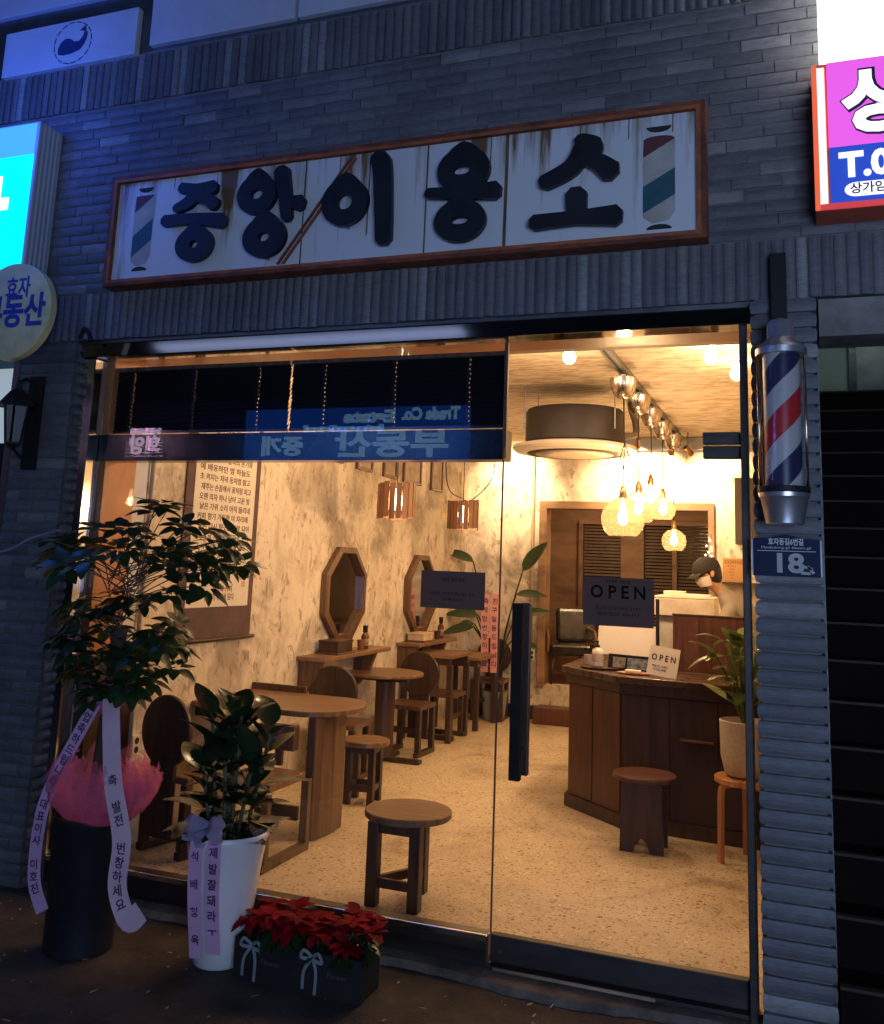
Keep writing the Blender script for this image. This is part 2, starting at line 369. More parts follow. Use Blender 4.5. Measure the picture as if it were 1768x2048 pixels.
# ------------------------------------------------------------------ brick building
bld = thing('shop_building', 'grey tiled shop building with a barber sign over its glass front', 'building')
def tile_row(mb, x0, x1, z0, z1, y, L, phase, b=.009, j=.0045):
    x = x0 - phase
    while x < x1:
        a = max(x, x0); e = min(x + L, x1)
        if e - a > .03:
            mb.cur = random.random() ** 1.2
            zc = (z0 + z1) / 2; h = (z1 - z0 - j) / 2; rows = []; dy = random.uniform(-.003, .003)
            for t in (-1, -.94, -.5, 0, .5, .94, 1):
                yy = y - b * (1 - t * t * .75) if abs(t) < 1 else y + .01
                rows.append([(a + j / 2, yy + dy, zc + t * h), (e - j / 2, yy + dy, zc + t * h)])
            mb.grid(rows)
            for s_, q in ((0, True), (1, False)):
                st = len(mb.v); mb.v += [Vector(r[s_]) for r in rows]; mb.cap(st, len(rows), not q)
        x += L
def tile_soldier(mb, x0, x1, z0, z1, y, W=.0505, b=.011, j=.0055):
    x = x0
    while x < x1 - .01:
        mb.cur = random.random() ** 1.2
        xc = x + W / 2; h = (W - j) / 2; rows = []; dy = random.uniform(-.004, .004); dz = random.uniform(-.003, .003)
        for t in (-1, -.92, -.5, 0, .5, .92, 1):
            yy = y - b * (1 - t * t * .75) if abs(t) < 1 else y + .01
            rows.append([(xc + t * h, yy + dy, z1 + dz), (xc + t * h, yy + dy, z0 + dz)])
        mb.grid(rows)
        for s_ in (0, 1):
            st = len(mb.v); mb.v += [Vector(r[s_]) for r in rows]; mb.cap(st, len(rows), s_ == 1)
        x += W
XL, XR = -6.6, 4.4
MB().box(XL, XR, -.1, .12, 2.95, 4.70).build('wall', MORTAR, bld)
tw = MB(); z = 3.222; i = 0
while z < 4.37:
    tile_row(tw, XL, XR, z, z + .0605, -.102, .215, (i % 3) * .0717 + .02 * (i % 2)); z += .0605; i += 1
tw.build('tile_cladding', TILE, bld)
sb = MB(); tile_soldier(sb, XL, XR, 2.945, 3.215, -.106); sb.build('soldier_course', TILE, bld)
sb = MB(); tile_soldier(sb, XL, XR, 4.385, 4.68, -.106); sb.build('soldier_course', TILE, bld)
def pillar(x0, x1, y0, y1, z0, z1, pitch, split):
    mb = MB(); MB().box(x0 + .012, x1 - .012, y0 + .012, y1, z0, z1).build('pillar', MORTAR, bld)
    z = z0; i = 0
    while z < z1 - .01:
        if split:
            L = .2; tile_row(mb, x0 + .006, x1 - .006, z, z + pitch, y0 + .008, L, (i % 2) * .1, b=.012)
        mb.cur = random.random() ** 1.2
        if not split:
            zc = z + pitch / 2; h = (pitch - .007) / 2; rows = []
            for t in (-1, -.92, -.5, 0, .5, .92, 1):
                e = .008 * (1 - t * t * .8) if abs(t) < 1 else -.010
                rows.append([(x0 - e, y1, zc + t * h), (x0 - e, y0 - e, zc + t * h), (x1 + e, y0 - e, zc + t * h), (x1 + e, y1, zc + t * h)])
            mb.grid([r for r in rows])
        else:
            zc = z + pitch / 2; h = (pitch - .007) / 2
            for xx, sgn in ((x0, -1), (x1, 1)):
                mb.cur = random.random(); rows = []
                for t in (-1, -.92, -.5, 0, .5, .92, 1):
                    e = .014 * (1 - t * t * .8) if abs(t) < 1 else -.01
                    a = (xx + sgn * e, y0 + .004, zc + t * h); c = (xx + sgn * e, y1, zc + t * h)
                    rows.append([a, c] if sgn > 0 else [c, a])
                mb.grid(rows)
        z += pitch; i += 1
    mb.build('pillar_tiles', TILE, bld)
pillar(-2.95, -2.545, -.1, .1, 0, 2.945, .0613, True)
pillar(1.145, 1.40, -.13, .25, -.02, 2.945, .0673, False)
BX('side_pier', TILE, bld, 3.005, 4.4, -.1, .3, -.02, 2.945)
# steel shop-front frame
BX('lintel', mat('polished_lintel', (.30, .29, .30), .07, metal=1, rvar=.03, var=.12, sc=(1, 1, 12)), bld, -2.545, 1.145, -.075, .05, 2.85, 2.945)
BX('lintel_trim', DARKST, bld, -2.545, 1.145, -.088, -.0755, 2.925, 2.949, bevel=.002)
BX('frame', CHROME, bld, -2.543, -2.445, -.05, .05, .02, 2.849)
BX('frame', DARKF, bld, 1.087, 1.118, -.07, .05, .0, 2.849)
BX('soffit_board', W_ORANGE, bld, -2.44, 1.15, .125, .45, 2.90, 2.95)
BX('soffit_board', mat('pale_soffit', (.6, .48, .3), .6), bld, -2.44, 1.15, .46, .62, 2.925, 3.2)
# inside
MB().box(-2.6, -2.45, .05, 6.65, -.2, 3.4).build('interior_wall', PLASTER, bld)
MB().box(1.16, 1.30, .26, 6.65, -.2, 3.4).build('interior_wall', PLASTER, bld)
bw = MB(); bw.box(-2.6, -1.47, 6.65, 6.8, -.2, 3.4); bw.box(.40, 1.3, 6.65, 6.8, -.2, 3.4); bw.box(-1.47, .40, 6.65, 6.8, 2.49, 3.4); bw.box(-1.47, .40, 6.65, 6.8, -.2, .44)
bw.build('interior_wall', PLASTER, bld)
o = MB().box(-2.6, 1.3, .05, 6.8, 3.27, 3.45).build('ceiling', CEIL, bld)
BX('skirting', W_DEEP, bld, -2.448, -1.15, 6.60, 6.648, .05, .20)
BX('ceiling_beam', DARKST, bld, -.55, 1.15, 6.45, 6.645, 3.12, 3.268)
# back room beyond the doorway
BLD = mat('brown_slat', (.14, .095, .06), .6)
br = MB(); br.box(-2.4, 1.4, 8.3, 8.4, .0, 3.2); br.box(-2.5, -2.4, 6.8, 8.4, .0, 3.2); br.box(1.4, 1.5, 6.8, 8.4, 0, 3.2); br.box(-2.4, 1.4, 6.8, 8.3, 3.0, 3.1)
br.build('back_room_wall', W_BROWNWALL, bld)
MB().box(-2.4, 1.4, 6.8, 8.3, .3, .44).build('back_room_floor', W_MID, bld)
df = MB()
df.box(-1.545, -1.455, 6.60, 6.82, .42, 2.455); df.box(.385, .455, 6.60, 6.82, .42, 2.455); df.box(-1.545, .455, 6.60, 6.82, 2.456, 2.545)
df.build('door_frame', W_BROWNWALL, bld, bevel=.006)
BX('door_step', W_RED, bld, -1.50, -.3, 6.30, 6.598, .05, .225)
wf = MB(); wf.box(-1.42, -1.36, 8.2, 8.3, .8, 2.42); wf.box(.36, .42, 8.2, 8.3, .8, 2.42); wf.box(-1.36, .36, 8.2, 8.3, 2.36, 2.42); wf.box(-1.36, .36, 8.2, 8.3, .8, .86); wf.box(-.86, -.56, 8.2, 8.28, .86, 2.36); wf.box(-.2, -.14, 8.2, 8.28, .86, 2.36)
wf.build('inner_window_frame', W_BROWNWALL, bld, bevel=.004)
MB().box(-1.36, .36, 8.282, 8.296, .86, 2.36).build('inner_window_pane', BLACKG, bld)
for x0, x1 in ((-1.35, -.87), (-.55, -.21), (-.13, .35)):
    sl = MB()
    for i in range(34):
        zz = 2.33 - i * .042; sl.box(x0, x1, -.016, .016, -.0015, .0015, Matrix.Translation((0, 8.245, zz)) @ Matrix.Rotation(R(62), 4, 'X'))
    sl.build('inner_blind', BLD, bld)
# pipes and joinery on the left wall
BX('door_panel', W_ORANGE, bld, -2.449, -2.40, .06, .335, 1.2, 3.26)
BX('side_cabinet', W_DEEP, bld, -2.449, -2.36, .06, .44, .05, 1.19)
BX('corner_strip', WHITEP, bld, -2.449, -2.432, .345, .49, 1.2, 3.26, bevel=.002)
MB().tube([(-2.425, .53, .05), (-2.425, .53, 3.26)], .016).build('conduit', mat('conduit_paint', (.55, .47, .38), .5), bld, smooth=True)
MB().tube([(-1.63, 6.63, .9), (-1.63, 6.63, 3.26)], .017).build('conduit', mat('conduit_tan', (.42, .32, .22), .5), bld, smooth=True)

# upper sign panels on the floor above
for a in ((-2.225, -1.245, 4.725, 5.6, 'large blank white upper panel left of the seam'), (-1.225, .9, 4.725, 5.6, 'long blank white upper panel right of the seam'), (-4.4, -2.31, 5.115, 5.9, 'blank white panel above the whale panel')):
    o = MB().box(a[0], a[1], -.13, -.02, a[2], a[3]).build('fascia_panel', WHITEP, None, bevel=.004); tag(o, a[4] + ' over the tiles', 'panel', 'white panels on the upper floor')
BX('fascia_band', DARKST, bld, XL, XR, -.095, .1, 4.70, 6.2)
wp = thing('whale_panel', 'white panel with a dark blue whale emblem inside a ring', 'sign', (-2.82, -.1, 4.83))
BX('board', WHITEP, wp, -3.34, -2.315, -.145, -.096, 4.68, 4.985)
wm = MB(); M = frame_xz(-.1465)
NAVY = mat('navy_print', (.02, .04, .14), .6)
body = [(-2.895, 4.765), (-2.90, 4.80), (-2.885, 4.84), (-2.85, 4.865), (-2.81, 4.86), (-2.775, 4.835), (-2.74, 4.835), (-2.715, 4.86), (-2.705, 4.895), (-2.745, 4.905), (-2.725, 4.915), (-2.70, 4.935), (-2.695, 4.90), (-2.68, 4.88), (-2.685, 4.845), (-2.70, 4.805), (-2.73, 4.775), (-2.79, 4.758), (-2.85, 4.755)]
wm.prism(body, 0, .002, M)
for i in range(64):
    if i % 4 == 3: continue
    a0, a1 = 2 * math.pi * i / 64, 2 * math.pi * (i + 1) / 64
    wm.prism([(-2.79 + .145 * math.cos(a0), 4.83 + .14 * math.sin(a0)), (-2.79 + .145 * math.cos(a1), 4.83 + .14 * math.sin(a1)), (-2.79 + .139 * math.cos(a1), 4.83 + .134 * math.sin(a1)), (-2.79 + .139 * math.cos(a0), 4.83 + .134 * math.sin(a0))], 0, .0015, M)
wm.build('whale_emblem', NAVY, wp)

# ================================================================== MAIN SIGN
sg = thing('barber_sign', 'long white rust-stained sign with raised black hangul letters above the shop', 'sign', (-.65, -.15, 3.54))
RUST = mat('rusted_red_frame', (.30, .075, .03), .7, c2=(.10, .03, .018), sc=(9, 9, 9), bump=.3)
def sign_board():
    mt, n, b, o = nodes('stained_sign_paint')
    v = coords(n, (9, 9, .7))
    a = N(n, 'ShaderNodeTexNoise', inp={'Scale': 1.0, 'Detail': 7.0, 'Roughness': .65}); n.links.new(v, a.inputs['Vector'])
    gm = N(n, 'ShaderNodeTexCoord'); sp = N(n, 'ShaderNodeSeparateXYZ'); n.links.new(gm.outputs['Generated'], sp.inputs[0])
    mr = N(n, 'ShaderNodeMapRange', inp={'From Min': .35, 'From Max': 1.0, 'To Min': 0.0, 'To Max': .14}); n.links.new(sp.outputs[2], mr.inputs[0])
    ad = N(n, 'ShaderNodeMath', operation='SUBTRACT'); n.links.new(a.outputs[0], ad.inputs[0]); n.links.new(mr.outputs[0], ad.inputs[1])
    rp = N(n, 'ShaderNodeValToRGB'); e = rp.color_ramp.elements; e[0].position = .27; e[0].color = (.20, .10, .05, 1); e[1].position = .42; e[1].color = (.74, .75, .77, 1)
    q = e.new(.33); q.color = (.52, .47, .42, 1)
    n.links.new(ad.outputs[0], rp.inputs[0]); n.links.new(rp.outputs[0], b.inputs['Base Color']); b.inputs['Roughness'].default_value = .45
    return mt
SP = sign_board()
BX('board', SP, sg, -2.275, .925, -.19, -.11, 3.255, 3.83, bevel=.002)
fr = MB(); fr.box(-2.315, -2.275, -.215, -.11, 3.218, 3.87); fr.box(.925, .968, -.215, -.11, 3.218, 3.87); fr.box(-2.275, .925, -.215, -.11, 3.83, 3.87); fr.box(-2.275, .925, -.215, -.11, 3.218, 3.255)
fr.build('frame', RUST, sg, bevel=.003)
fr = MB(); fr.box(-2.292, -2.2755, -.2165, -.19, 3.238, 3.847); fr.box(.9255, .945, -.2165, -.19, 3.238, 3.847); fr.box(-2.2755, .9255, -.2165, -.19, 3.8305, 3.847); fr.box(-2.2755, .9255, -.2165, -.19, 3.238, 3.2545)
fr.build('inner_trim', mat('orange_trim', (.52, .14, .04), .6, c2=(.24, .07, .03), sc=(12, 12, 12)), sg)
SEAM = mat('rust_stain', (.22, .12, .065), .8, c2=(.09, .05, .03), sc=(40, 40, 5))
sm = MB(); M = frame_xz(-.1905)
for x, wd, l in ((-1.073, .008, .58), (-.70, .007, .45), (-.383, .008, .58), (.028, .016, .58), (.39, .006, .16), (.62, .005, .1), (-1.35, .004, .12), (-.05, .005, .2), (.82, .005, .09), (-.62, .004, .3), (-.87, .004, .08), (-1.9, .003, .06), (-1.62, .003, .2)):
    sm.prism([(x, 3.829), (x - wd * .4, 3.829 - l), (x + wd * .6, 3.829 - l * .97), (x + wd, 3.829)][::-1], 0, .0015, M)
pieces(sm, 'rust_streak', SEAM, sg)
# brush-like letters: strokes with a width at each point, raised off the board on short studs
LM = mat('black_letter_paint', (.012, .013, .018), .5, var=.3)
def stroke(mb, pts, ws, a=.028, b=.06):
    P = smooth_path([(x, z_, 0) for x, z_ in pts], 5); n = len(P)
    W = []
    for i in range(n):
        t = i / (n - 1) * (len(ws) - 1); k_ = min(int(t), len(ws) - 2); W.append(ws[k_] + (ws[k_ + 1] - ws[k_]) * (t - k_))
    l, r = [], []
    for i, p in enumerate(P):
        d = (P[min(i + 1, n - 1)] - P[max(i - 1, 0)]).normalized(); s_ = Vector((-d.y, d.x, 0)); l.append(p + s_ * W[i] / 2); r.append(p - s_ * W[i] / 2)
    d0 = (P[0] - P[1]).normalized(); d1 = (P[-1] - P[-2]).normalized()
    poly = r + [P[-1] + d1 * W[-1] * .28 - Vector((-d1.y, d1.x, 0)) * W[-1] * .28, P[-1] + d1 * W[-1] * .3 + Vector((-d1.y, d1.x, 0)) * W[-1] * .2] + l[::-1] + [P[0] + d0 * W[0] * .3 + Vector((d0.y, -d0.x, 0)) * W[0] * .2, P[0] + d0 * W[0] * .3 - Vector((d0.y, -d0.x, 0)) * W[0] * .25]
    j = random.uniform(0, .004)
    mb.prism([(p.x, p.y) for p in poly], a + j, b + j, frame_xz(-.19))
def ring(mb, cx, cz, rx, rz, hx, hz, hole_dx=0, bump=.03, a=.028, b=.06):
    n = 40; M = frame_xz(-.19); j = random.uniform(0, .004); O, I = [], []
    for i in range(n):
        t = 2 * math.pi * i / n + math.pi / 2
        bb = 1 + bump / rz * max(0, 1 - abs(((i + 3) % n) - 3) / 4.0) if i < 5 or i > n - 4 else 1
        O.append((cx + rx * math.cos(t) * bb, cz + rz * math.sin(t) * bb)); I.append((cx + hole_dx + hx * math.cos(t), cz + hz * math.sin(t)))
    rows = [[M @ Vector((x, z_, a + j)) for x, z_ in I], [M @ Vector((x, z_, a + j)) for x, z_ in O], [M @ Vector((x, z_, b + j)) for x, z_ in O], [M @ Vector((x, z_, b + j)) for x, z_ in I]]
    rows.append(rows[0]); mb.grid([r[::-1] for r in rows], True)
def letter(fn):
    mb = MB(); fn(mb); mb.build('letter', LM, sg)
def jung(b):
    stroke(b, [(-1.81, 3.738), (-1.71, 3.722), (-1.60, 3.722)], [.06, .055, .075]); stroke(b, [(-1.685, 3.715), (-1.755, 3.65), (-1.835, 3.617)], [.07, .07, .05]); stroke(b, [(-1.705, 3.68), (-1.635, 3.655), (-1.585, 3.62)], [.06, .07, .075])
    stroke(b, [(-1.905, 3.555), (-1.73, 3.553), (-1.53, 3.523)], [.065, .058, .085]); stroke(b, [(-1.718, 3.55), (-1.705, 3.47)], [.05, .05]); ring(b, -1.698, 3.405, .118, .098, .027, .022, 0, .02)
def ang(b):
    ring(b, -1.327, 3.65, .118, .112, .036, .028, 0, .035); stroke(b, [(-1.185, 3.765), (-1.155, 3.63), (-1.135, 3.50)], [.09, .075, .06]); stroke(b, [(-1.15, 3.592), (-1.06, 3.575)], [.05, .085]); ring(b, -1.262, 3.407, .128, .112, .034, .026, 0, .035)
def yi(b):
    ring(b, -.802, 3.552, .13, .128, .042, .042, 0, .03); stroke(b, [(-.655, 3.755), (-.61, 3.745), (-.588, 3.53), (-.577, 3.33)], [.05, .105, .095, .085])
def yong(b):
    ring(b, -.168, 3.65, .135, .118, .045, .024, -.01, .03); stroke(b, [(-.35, 3.548), (-.2, 3.537), (.0, 3.528)], [.05, .062, .09]); stroke(b, [(-.21, 3.60), (-.21, 3.54)], [.05, .05]); stroke(b, [(-.10, 3.60), (-.10, 3.54)], [.05, .05]); ring(b, -.178, 3.392, .132, .108, .044, .02, 0, .02)
def so(b):
    stroke(b, [(.40, 3.735), (.455, 3.69), (.46, 3.66)], [.06, .12, .08]); stroke(b, [(.425, 3.70), (.365, 3.60), (.235, 3.538)], [.09, .085, .075]); stroke(b, [(.43, 3.645), (.50, 3.605), (.55, 3.56)], [.07, .085, .105])
    stroke(b, [(.39, 3.47), (.393, 3.37)], [.10, .09]); stroke(b, [(.19, 3.345), (.385, 3.35), (.575, 3.345)], [.075, .065, .10])
for q in (jung, ang, yi, yong, so): letter(q)
st = MB()
for x, z_ in ((-1.75, 3.7), (-1.7, 3.4), (-1.33, 3.56), (-1.15, 3.6), (-1.26, 3.3), (-.80, 3.43), (-.58, 3.5), (-.17, 3.55), (-.17, 3.3), (.4, 3.62), (.39, 3.36)): st.tube([(x, -.19, z_), (x, -.219, z_)], .006)
pieces(st, 'stud', DARKST, sg)
lm = MB(); M = frame_xz(-.1905)
for dx in (-.016, 0, .016):
    lm.prism([(-.788 + dx, 3.806), (-1.178 + dx, 3.267), (-1.185 + dx, 3.267), (-.795 + dx, 3.806)], 0, .02 if dx else .004, M)
lm.build('slash', mat('slash_brown', (.26, .09, .045), .6), sg)
def sign_pole(x0, x1, zt, zb, sh):
    M = frame_xz(-.1905); w_ = x1 - x0; xc = (x0 + x1) / 2
    dk = MB(); red = MB(); cream = MB(); teal = MB()
    cap = [(xc + .4 * w_ * math.cos(t), zt + .045 - .028 * abs(math.sin(t))) for t in [math.pi * i / 10 for i in range(11)]]
    dk.prism([(x, z_) for x, z_ in cap][::-1], 0, .003, M)
    capb = [(xc + .4 * w_ * math.cos(t), zb - .06 + .024 * math.sin(t)) for t in [math.pi * i / 10 for i in range(11)]]; dk.prism(capb, 0, .003, M)
    pieces(dk, 'pole_cap', INK, sg)
    H = zt - zb; s1 = zt - H * .26; s2 = zt - H * .62; s3 = zt - H * .95
    arc = [(xc + w_ / 2 * math.cos(t), s1 + sh + (zt - s1 - sh) * math.sin(t)) for t in [math.pi * i / 12 for i in range(13)]]
    red.prism(arc[:-1] + [(x0, s1 + sh * .3), (x0, s1)], 0, .003, M); red.build('stripe', mat('faded_red', (.14, .035, .04), .6), sg)
    cream.prism([(x0, s1), (x0, s2), (x1, s2 + sh), (x1, s1 + sh)], 0, .003, M); cream.prism([(x0, s3), (x0, zb), (x0 + w_ * .3, zb - .03), (x1 - w_ * .2, zb - .02), (x1, zb + .02), (x1, s3 + sh)], 0, .003, M)
    pieces(cream, 'stripe', mat('faded_cream', (.5, .46, .40), .6), sg)
    teal.prism([(x0, s2), (x0, s3), (x1, s3 + sh), (x1, s2 + sh)], 0, .003, M); teal.build('stripe', mat('faded_teal', (.035, .12, .14), .6), sg)
sign_pole(-2.152, -2.025, 3.745, 3.362, .095); sign_pole(.687, .830, 3.73, 3.34, .08)

# ================================================================== SHOP WINDOW AND DOOR
RAIL = mat('rail_steel', (.16, .15, .145), .38, metal=1, var=.2, sc=(2, 2, 20))
win = thing('shop_window', 'fixed plate glass window left of the door over a steel rail', 'window', (-1.22, 0, .02))
MB().box(-2.444, -.006, -.005, .005, .172, 2.848).build('pane', GLASS, win)
BX('base_rail', RAIL, win, -2.444, -.006, -.03, .04, .042, .168)
BX('glazing_bead', CHROME, win, -2.444, -.006, -.045, -.031, .145, .172, bevel=.003)
dr = thing('glass_door', 'frameless glass door with dark bar handles and an OPEN notice', 'door', (.54, 0, .06))
MB().box(.004, 1.084, -.006, .006, .175, 2.318).build('pane', GLASS, dr)
MB().box(-.0045, .0025, -.004, .004, .172, 2.318).build('edge_seal', W_MID, dr)
BX('bottom_shoe', DARKF, dr, .004, 1.084, -.022, .022, .062, .172)
BX('patch_fitting', DARKF, dr, .925, 1.084, -.024, .024, 2.262, 2.317); 
BX('handle', mat('bronze_bar', (.022, .018, .015), .75, spec=.12), dr, .085, .135, -.085, -.045, .83, 1.597); BX('handle', mat('brown_bar', (.05, .03, .022), .4), dr, .09, .135, .045, .08, .83, 1.597)
MB().tube([(.11, -.06, .95), (.11, .06, .95)], .009).tube([(.11, -.06, 1.40), (.11, .06, 1.40)], .009).build('handle_stud', CHROME, dr, smooth=True)
MB().tube([(.05, -.03, .11), (.05, -.02, .11)], .012).build('shoe_screw', CHROME, dr)
tr_ = thing('transom_window', 'glass transom pane above the door', 'window', (.54, 0, 2.32))
MB().box(.004, 1.084, -.006, .006, 2.324, 2.848).build('pane', GLASS, tr_)
BX('patch_fitting', DARKF, tr_, .925, 1.084, -.024, .024, 2.325, 2.379)
BX('glazing_bar', W_MID, tr_, -.012, .006, .01, .03, 2.27, 2.848, bevel=.001)
BX('sill', DARKF, bld, .0, 1.087, -.05, .06, .04, .056, bevel=.002)
MB().tube([(.03, -.06, .05), (.72, -.06, .05)], .008).build('sill_strip', mat('pale_strip', (.38, .25, .15), .5), bld, smooth=True)
# dark box beam behind the window and two closed blinds above it
o = BX('pelmet_box', BLACKG, None, -2.44, -.008, .04, .16, 2.268, 2.418); tag(o, 'dark glossy box beam across the window under the blinds', 'beam')
SLAT = mat('matt_slat', (.008, .008, .010), .55, spec=.12)
def blind(x0, x1, cords, label):
    t = thing('venetian_blind', label, 'blind', ((x0 + x1) / 2, .1, 2.84), 'closed dark blinds in the window')
    s_ = MB(); cuts = [x0] + sum([[c - .003, c + .003] for c in cords], []) + [x1]; n = 15
    for i in range(n):
        zz = 2.79 - i * .024; M = Matrix.Translation((0, .105, zz)) @ Matrix.Rotation(R(66), 4, 'X')
        dx = random.uniform(-.003, .003)
        for k_ in range(0, len(cuts), 2): s_.box(cuts[k_] + dx, cuts[k_ + 1] + dx, -.0165, .0165, -.0012, .0012, M)
    s_.build('slats', SLAT, t)
    for c in cords:
        tp = MB()
        for i in range(n): tp.box(c - .015, c + .012, .093, .095, 2.79 - i * .024 - .006, 2.79 - i * .024 + .0113)
        tp.build('ladder_tape', BLACK, t)
    BX('head_rail', W_MID, t, x0, x1, .085, .125, 2.796, 2.818, bevel=.002); BX('bottom_rail', BLACKG, t, x0, x1, .095, .12, 2.432, 2.447, bevel=.002)
blind(-2.428, -1.252, (-2.284, -1.861, -1.443), 'wide dark closed blind at the left of the window')
blind(-1.238, -.022, (-1.035, -.626, -.219), 'wide dark closed blind next to the door')

# notices on the glass
INKB = mat('black_ink', (.010, .009, .009), .8, spec=.1)
CARD = leaf_mat('grey_card', (.17, .14, .13), (.15, .12, .115), .9, .5)
def notice(x0, x1, z0, z1, label, lines):
    t = thing('glass_notice', label, 'notice', ((x0 + x1) / 2, .012, z0), 'notices stuck inside the glass')
    BX('card', CARD, t, x0, x1, .009, .0115, z0, z1, bevel=0)
    for s_, sz, z_, wd in lines: text_mesh(MB(), s_, sz, frame_xz(.0088, (x0 + x1) / 2, z_), .0004, .002 if sz > .05 else 0, wd).build('lettering', INKB, t)
notice(-.402, -.078, 1.552, 1.727, 'dark brown notice with faint small print on the fixed glass', [('오늘도 좋은 하루', .02, 1.685, .12), ('커피와 디저트가 있는 작은 공간', .018, 1.62, .22), ('매일 열려 있습니다', .014, 1.595, .1)])
notice(.391, .705, 1.515, 1.728, 'dark grey notice reading OPEN on the door glass', [('매일', .014, 1.71, .11), ('O P E N', .078, 1.662, .245), ('영업시간 오전 열시부터 밤 열시까지', .018, 1.592, .2), ('월요일은 쉽니다', .016, 1.567, .19)])

# ================================================================== EXTERIOR THINGS
SATIN = mat('satin_silver', (.62, .62, .63), .34, metal=.85, var=.08)
bp = thing('barber_pole', 'wall mounted barber pole with red white and navy stripes above the house number plate', 'barber pole', (1.262, -.3, 1.96))
def stripes_mat():
    mt, n, b, o = nodes('barber_stripes')
    t = N(n, 'ShaderNodeTexCoord'); sp = N(n, 'ShaderNodeSeparateXYZ'); n.links.new(t.outputs['Object'], sp.inputs[0])
    at = N(n, 'ShaderNodeMath', operation='ARCTAN2'); n.links.new(sp.outputs[1], at.inputs[0]); n.links.new(sp.outputs[0], at.inputs[1])
    d = N(n, 'ShaderNodeMath', operation='MULTIPLY'); d.inputs[1].default_value = 1 / (2 * math.pi); n.links.new(at.outputs[0], d.inputs[0])
    zz = N(n, 'ShaderNodeMath', operation='MULTIPLY'); zz.inputs[1].default_value = -1 / .44; n.links.new(sp.outputs[2], zz.inputs[0])
    ad = N(n, 'ShaderNodeMath', operation='ADD'); n.links.new(d.outputs[0], ad.inputs[0]); n.links.new(zz.outputs[0], ad.inputs[1])
    a2 = N(n, 'ShaderNodeMath', operation='ADD'); a2.inputs[1].default_value = .06; n.links.new(ad.outputs[0], a2.inputs[0])
    frc = N(n, 'ShaderNodeMath', operation='FRACT'); n.links.new(a2.outputs[0], frc.inputs[0])
    rp = N(n, 'ShaderNodeValToRGB'); rp.color_ramp.interpolation = 'CONSTANT'; e = rp.color_ramp.elements
    e[0].position = 0; e[0].color = (.48, .45, .44, 1); e[1].position = .24; e[1].color = (.025, .025, .075, 1)
    for p, c in ((.5, (.48, .45, .44, 1)), (.73, (.50, .022, .028, 1))): q = e.new(p); q.color = c
    n.links.new(frc.outputs[0], rp.inputs[0]); n.links.new(rp.outputs[0], b.inputs['Base Color']); b.inputs['Roughness'].default_value = .35
    return mt
cyl = MB().lathe([(.072, .105), (.072, .735)], (1.262, -.3, 1.96), 48).build('striped_drum', stripes_mat(), bp, smooth=True, auto=40)
MB().lathe([(.092, .105), (.092, .735)], (1.262, -.3, 1.96), 48, cap0=False, cap1=False).build('glass_tube', glass('pole_glass', (1, 1, 1), 1.5), bp, smooth=True)
MB().lathe([(.06, .0), (.072, .008), (.09, .105), (.096, .112), (.098, .135), (.092, .14)], (1.262, -.3, 1.96), 40).build('lower_cap', SATIN, bp, smooth=True, auto=35)
MB().lathe([(.099, .128), (.0995, .15), (.094, .153)], (1.262, -.3, 1.96), 40).build('band', BLACK, bp, smooth=True, auto=35)
MB().lathe([(.099, .69), (.1, .715), (.09, .73), (.058, .755), (.052, .765), (.052, .82), (.046, .835), (.02, .845)], (1.262, -.3, 1.96), 40).build('upper_cap', SATIN, bp, smooth=True, auto=35)
rods = MB()
for a in (20, 160, 200, 340): rods.tube([(1.262 + .095 * math.cos(R(a)), -.3 + .095 * math.sin(R(a)), 2.09), (1.262 + .095 * math.cos(R(a)), -.3 + .095 * math.sin(R(a)), 2.67)], .005)
pieces(rods, 'rod', mat('brass_rod', (.75, .55, .3), .2, metal=1), bp, smooth=True)
br_ = MB().box(1.235, 1.29, -.24, -.13, 2.72, 2.76); br_.box(1.235, 1.29, -.25, -.13, 2.0, 2.05); br_.box(1.225, 1.29, -.185, -.125, 2.80, 3.13); pieces(br_, 'bracket', BLACK, bp, bevel=.003)

pl = thing('address_plate', 'navy house number plate reading 18 under the barber pole', 'plate', (1.262, -.16, 1.76))
PB = mat('plate_navy', (.014, .022, .06), .6, spec=.2); LW = mat('plate_white', (.62, .62, .6), .5)
pp = [(1.135, 1.762), (1.39, 1.762), (1.395, 1.767), (1.395, 1.905), (1.385, 1.915), (1.33, 1.917), (1.262, 1.932), (1.195, 1.917), (1.14, 1.915), (1.13, 1.905), (1.13, 1.767)]
MB().prism(pp, 0, .012, frame_xz(-.15)).build('plate', PB, pl)
tx = MB(); text_mesh(tx, '효자동길6번길', .03, frame_xz(-.1628, 1.262, 1.90), .0006, .0008, .135); tx.build('lettering', LW, pl); tx = text_mesh(MB(), 'Hyojadong-gil 6beon-gil', .014, frame_xz(-.1628, 1.262, 1.878), .0006, 0, .19); tx.build('lettering', LW, pl); tx = MB(); tx.box(1.15, 1.375, -.164, -.1625, 1.863, 1.8655); tx.build('rule_line', LW, pl)
tx = MB(); text_mesh(tx, '18', .105, frame_xz(-.1632, 1.268, 1.812), .0008, .0035, .105)
for x, z_, a in ((1.345, 1.80, .3), (1.335, 1.778, .05), (1.355, 1.792, .9)):
    tx.box(-.018, .018, -.0006, .0006, -.006, .005, Matrix.Translation((x, -.1636, z_)) @ Matrix.Rotation(a, 4, 'Y'))
tx.build('worn_number', mat('scuffed_white', (.5, .5, .47), .7), pl)
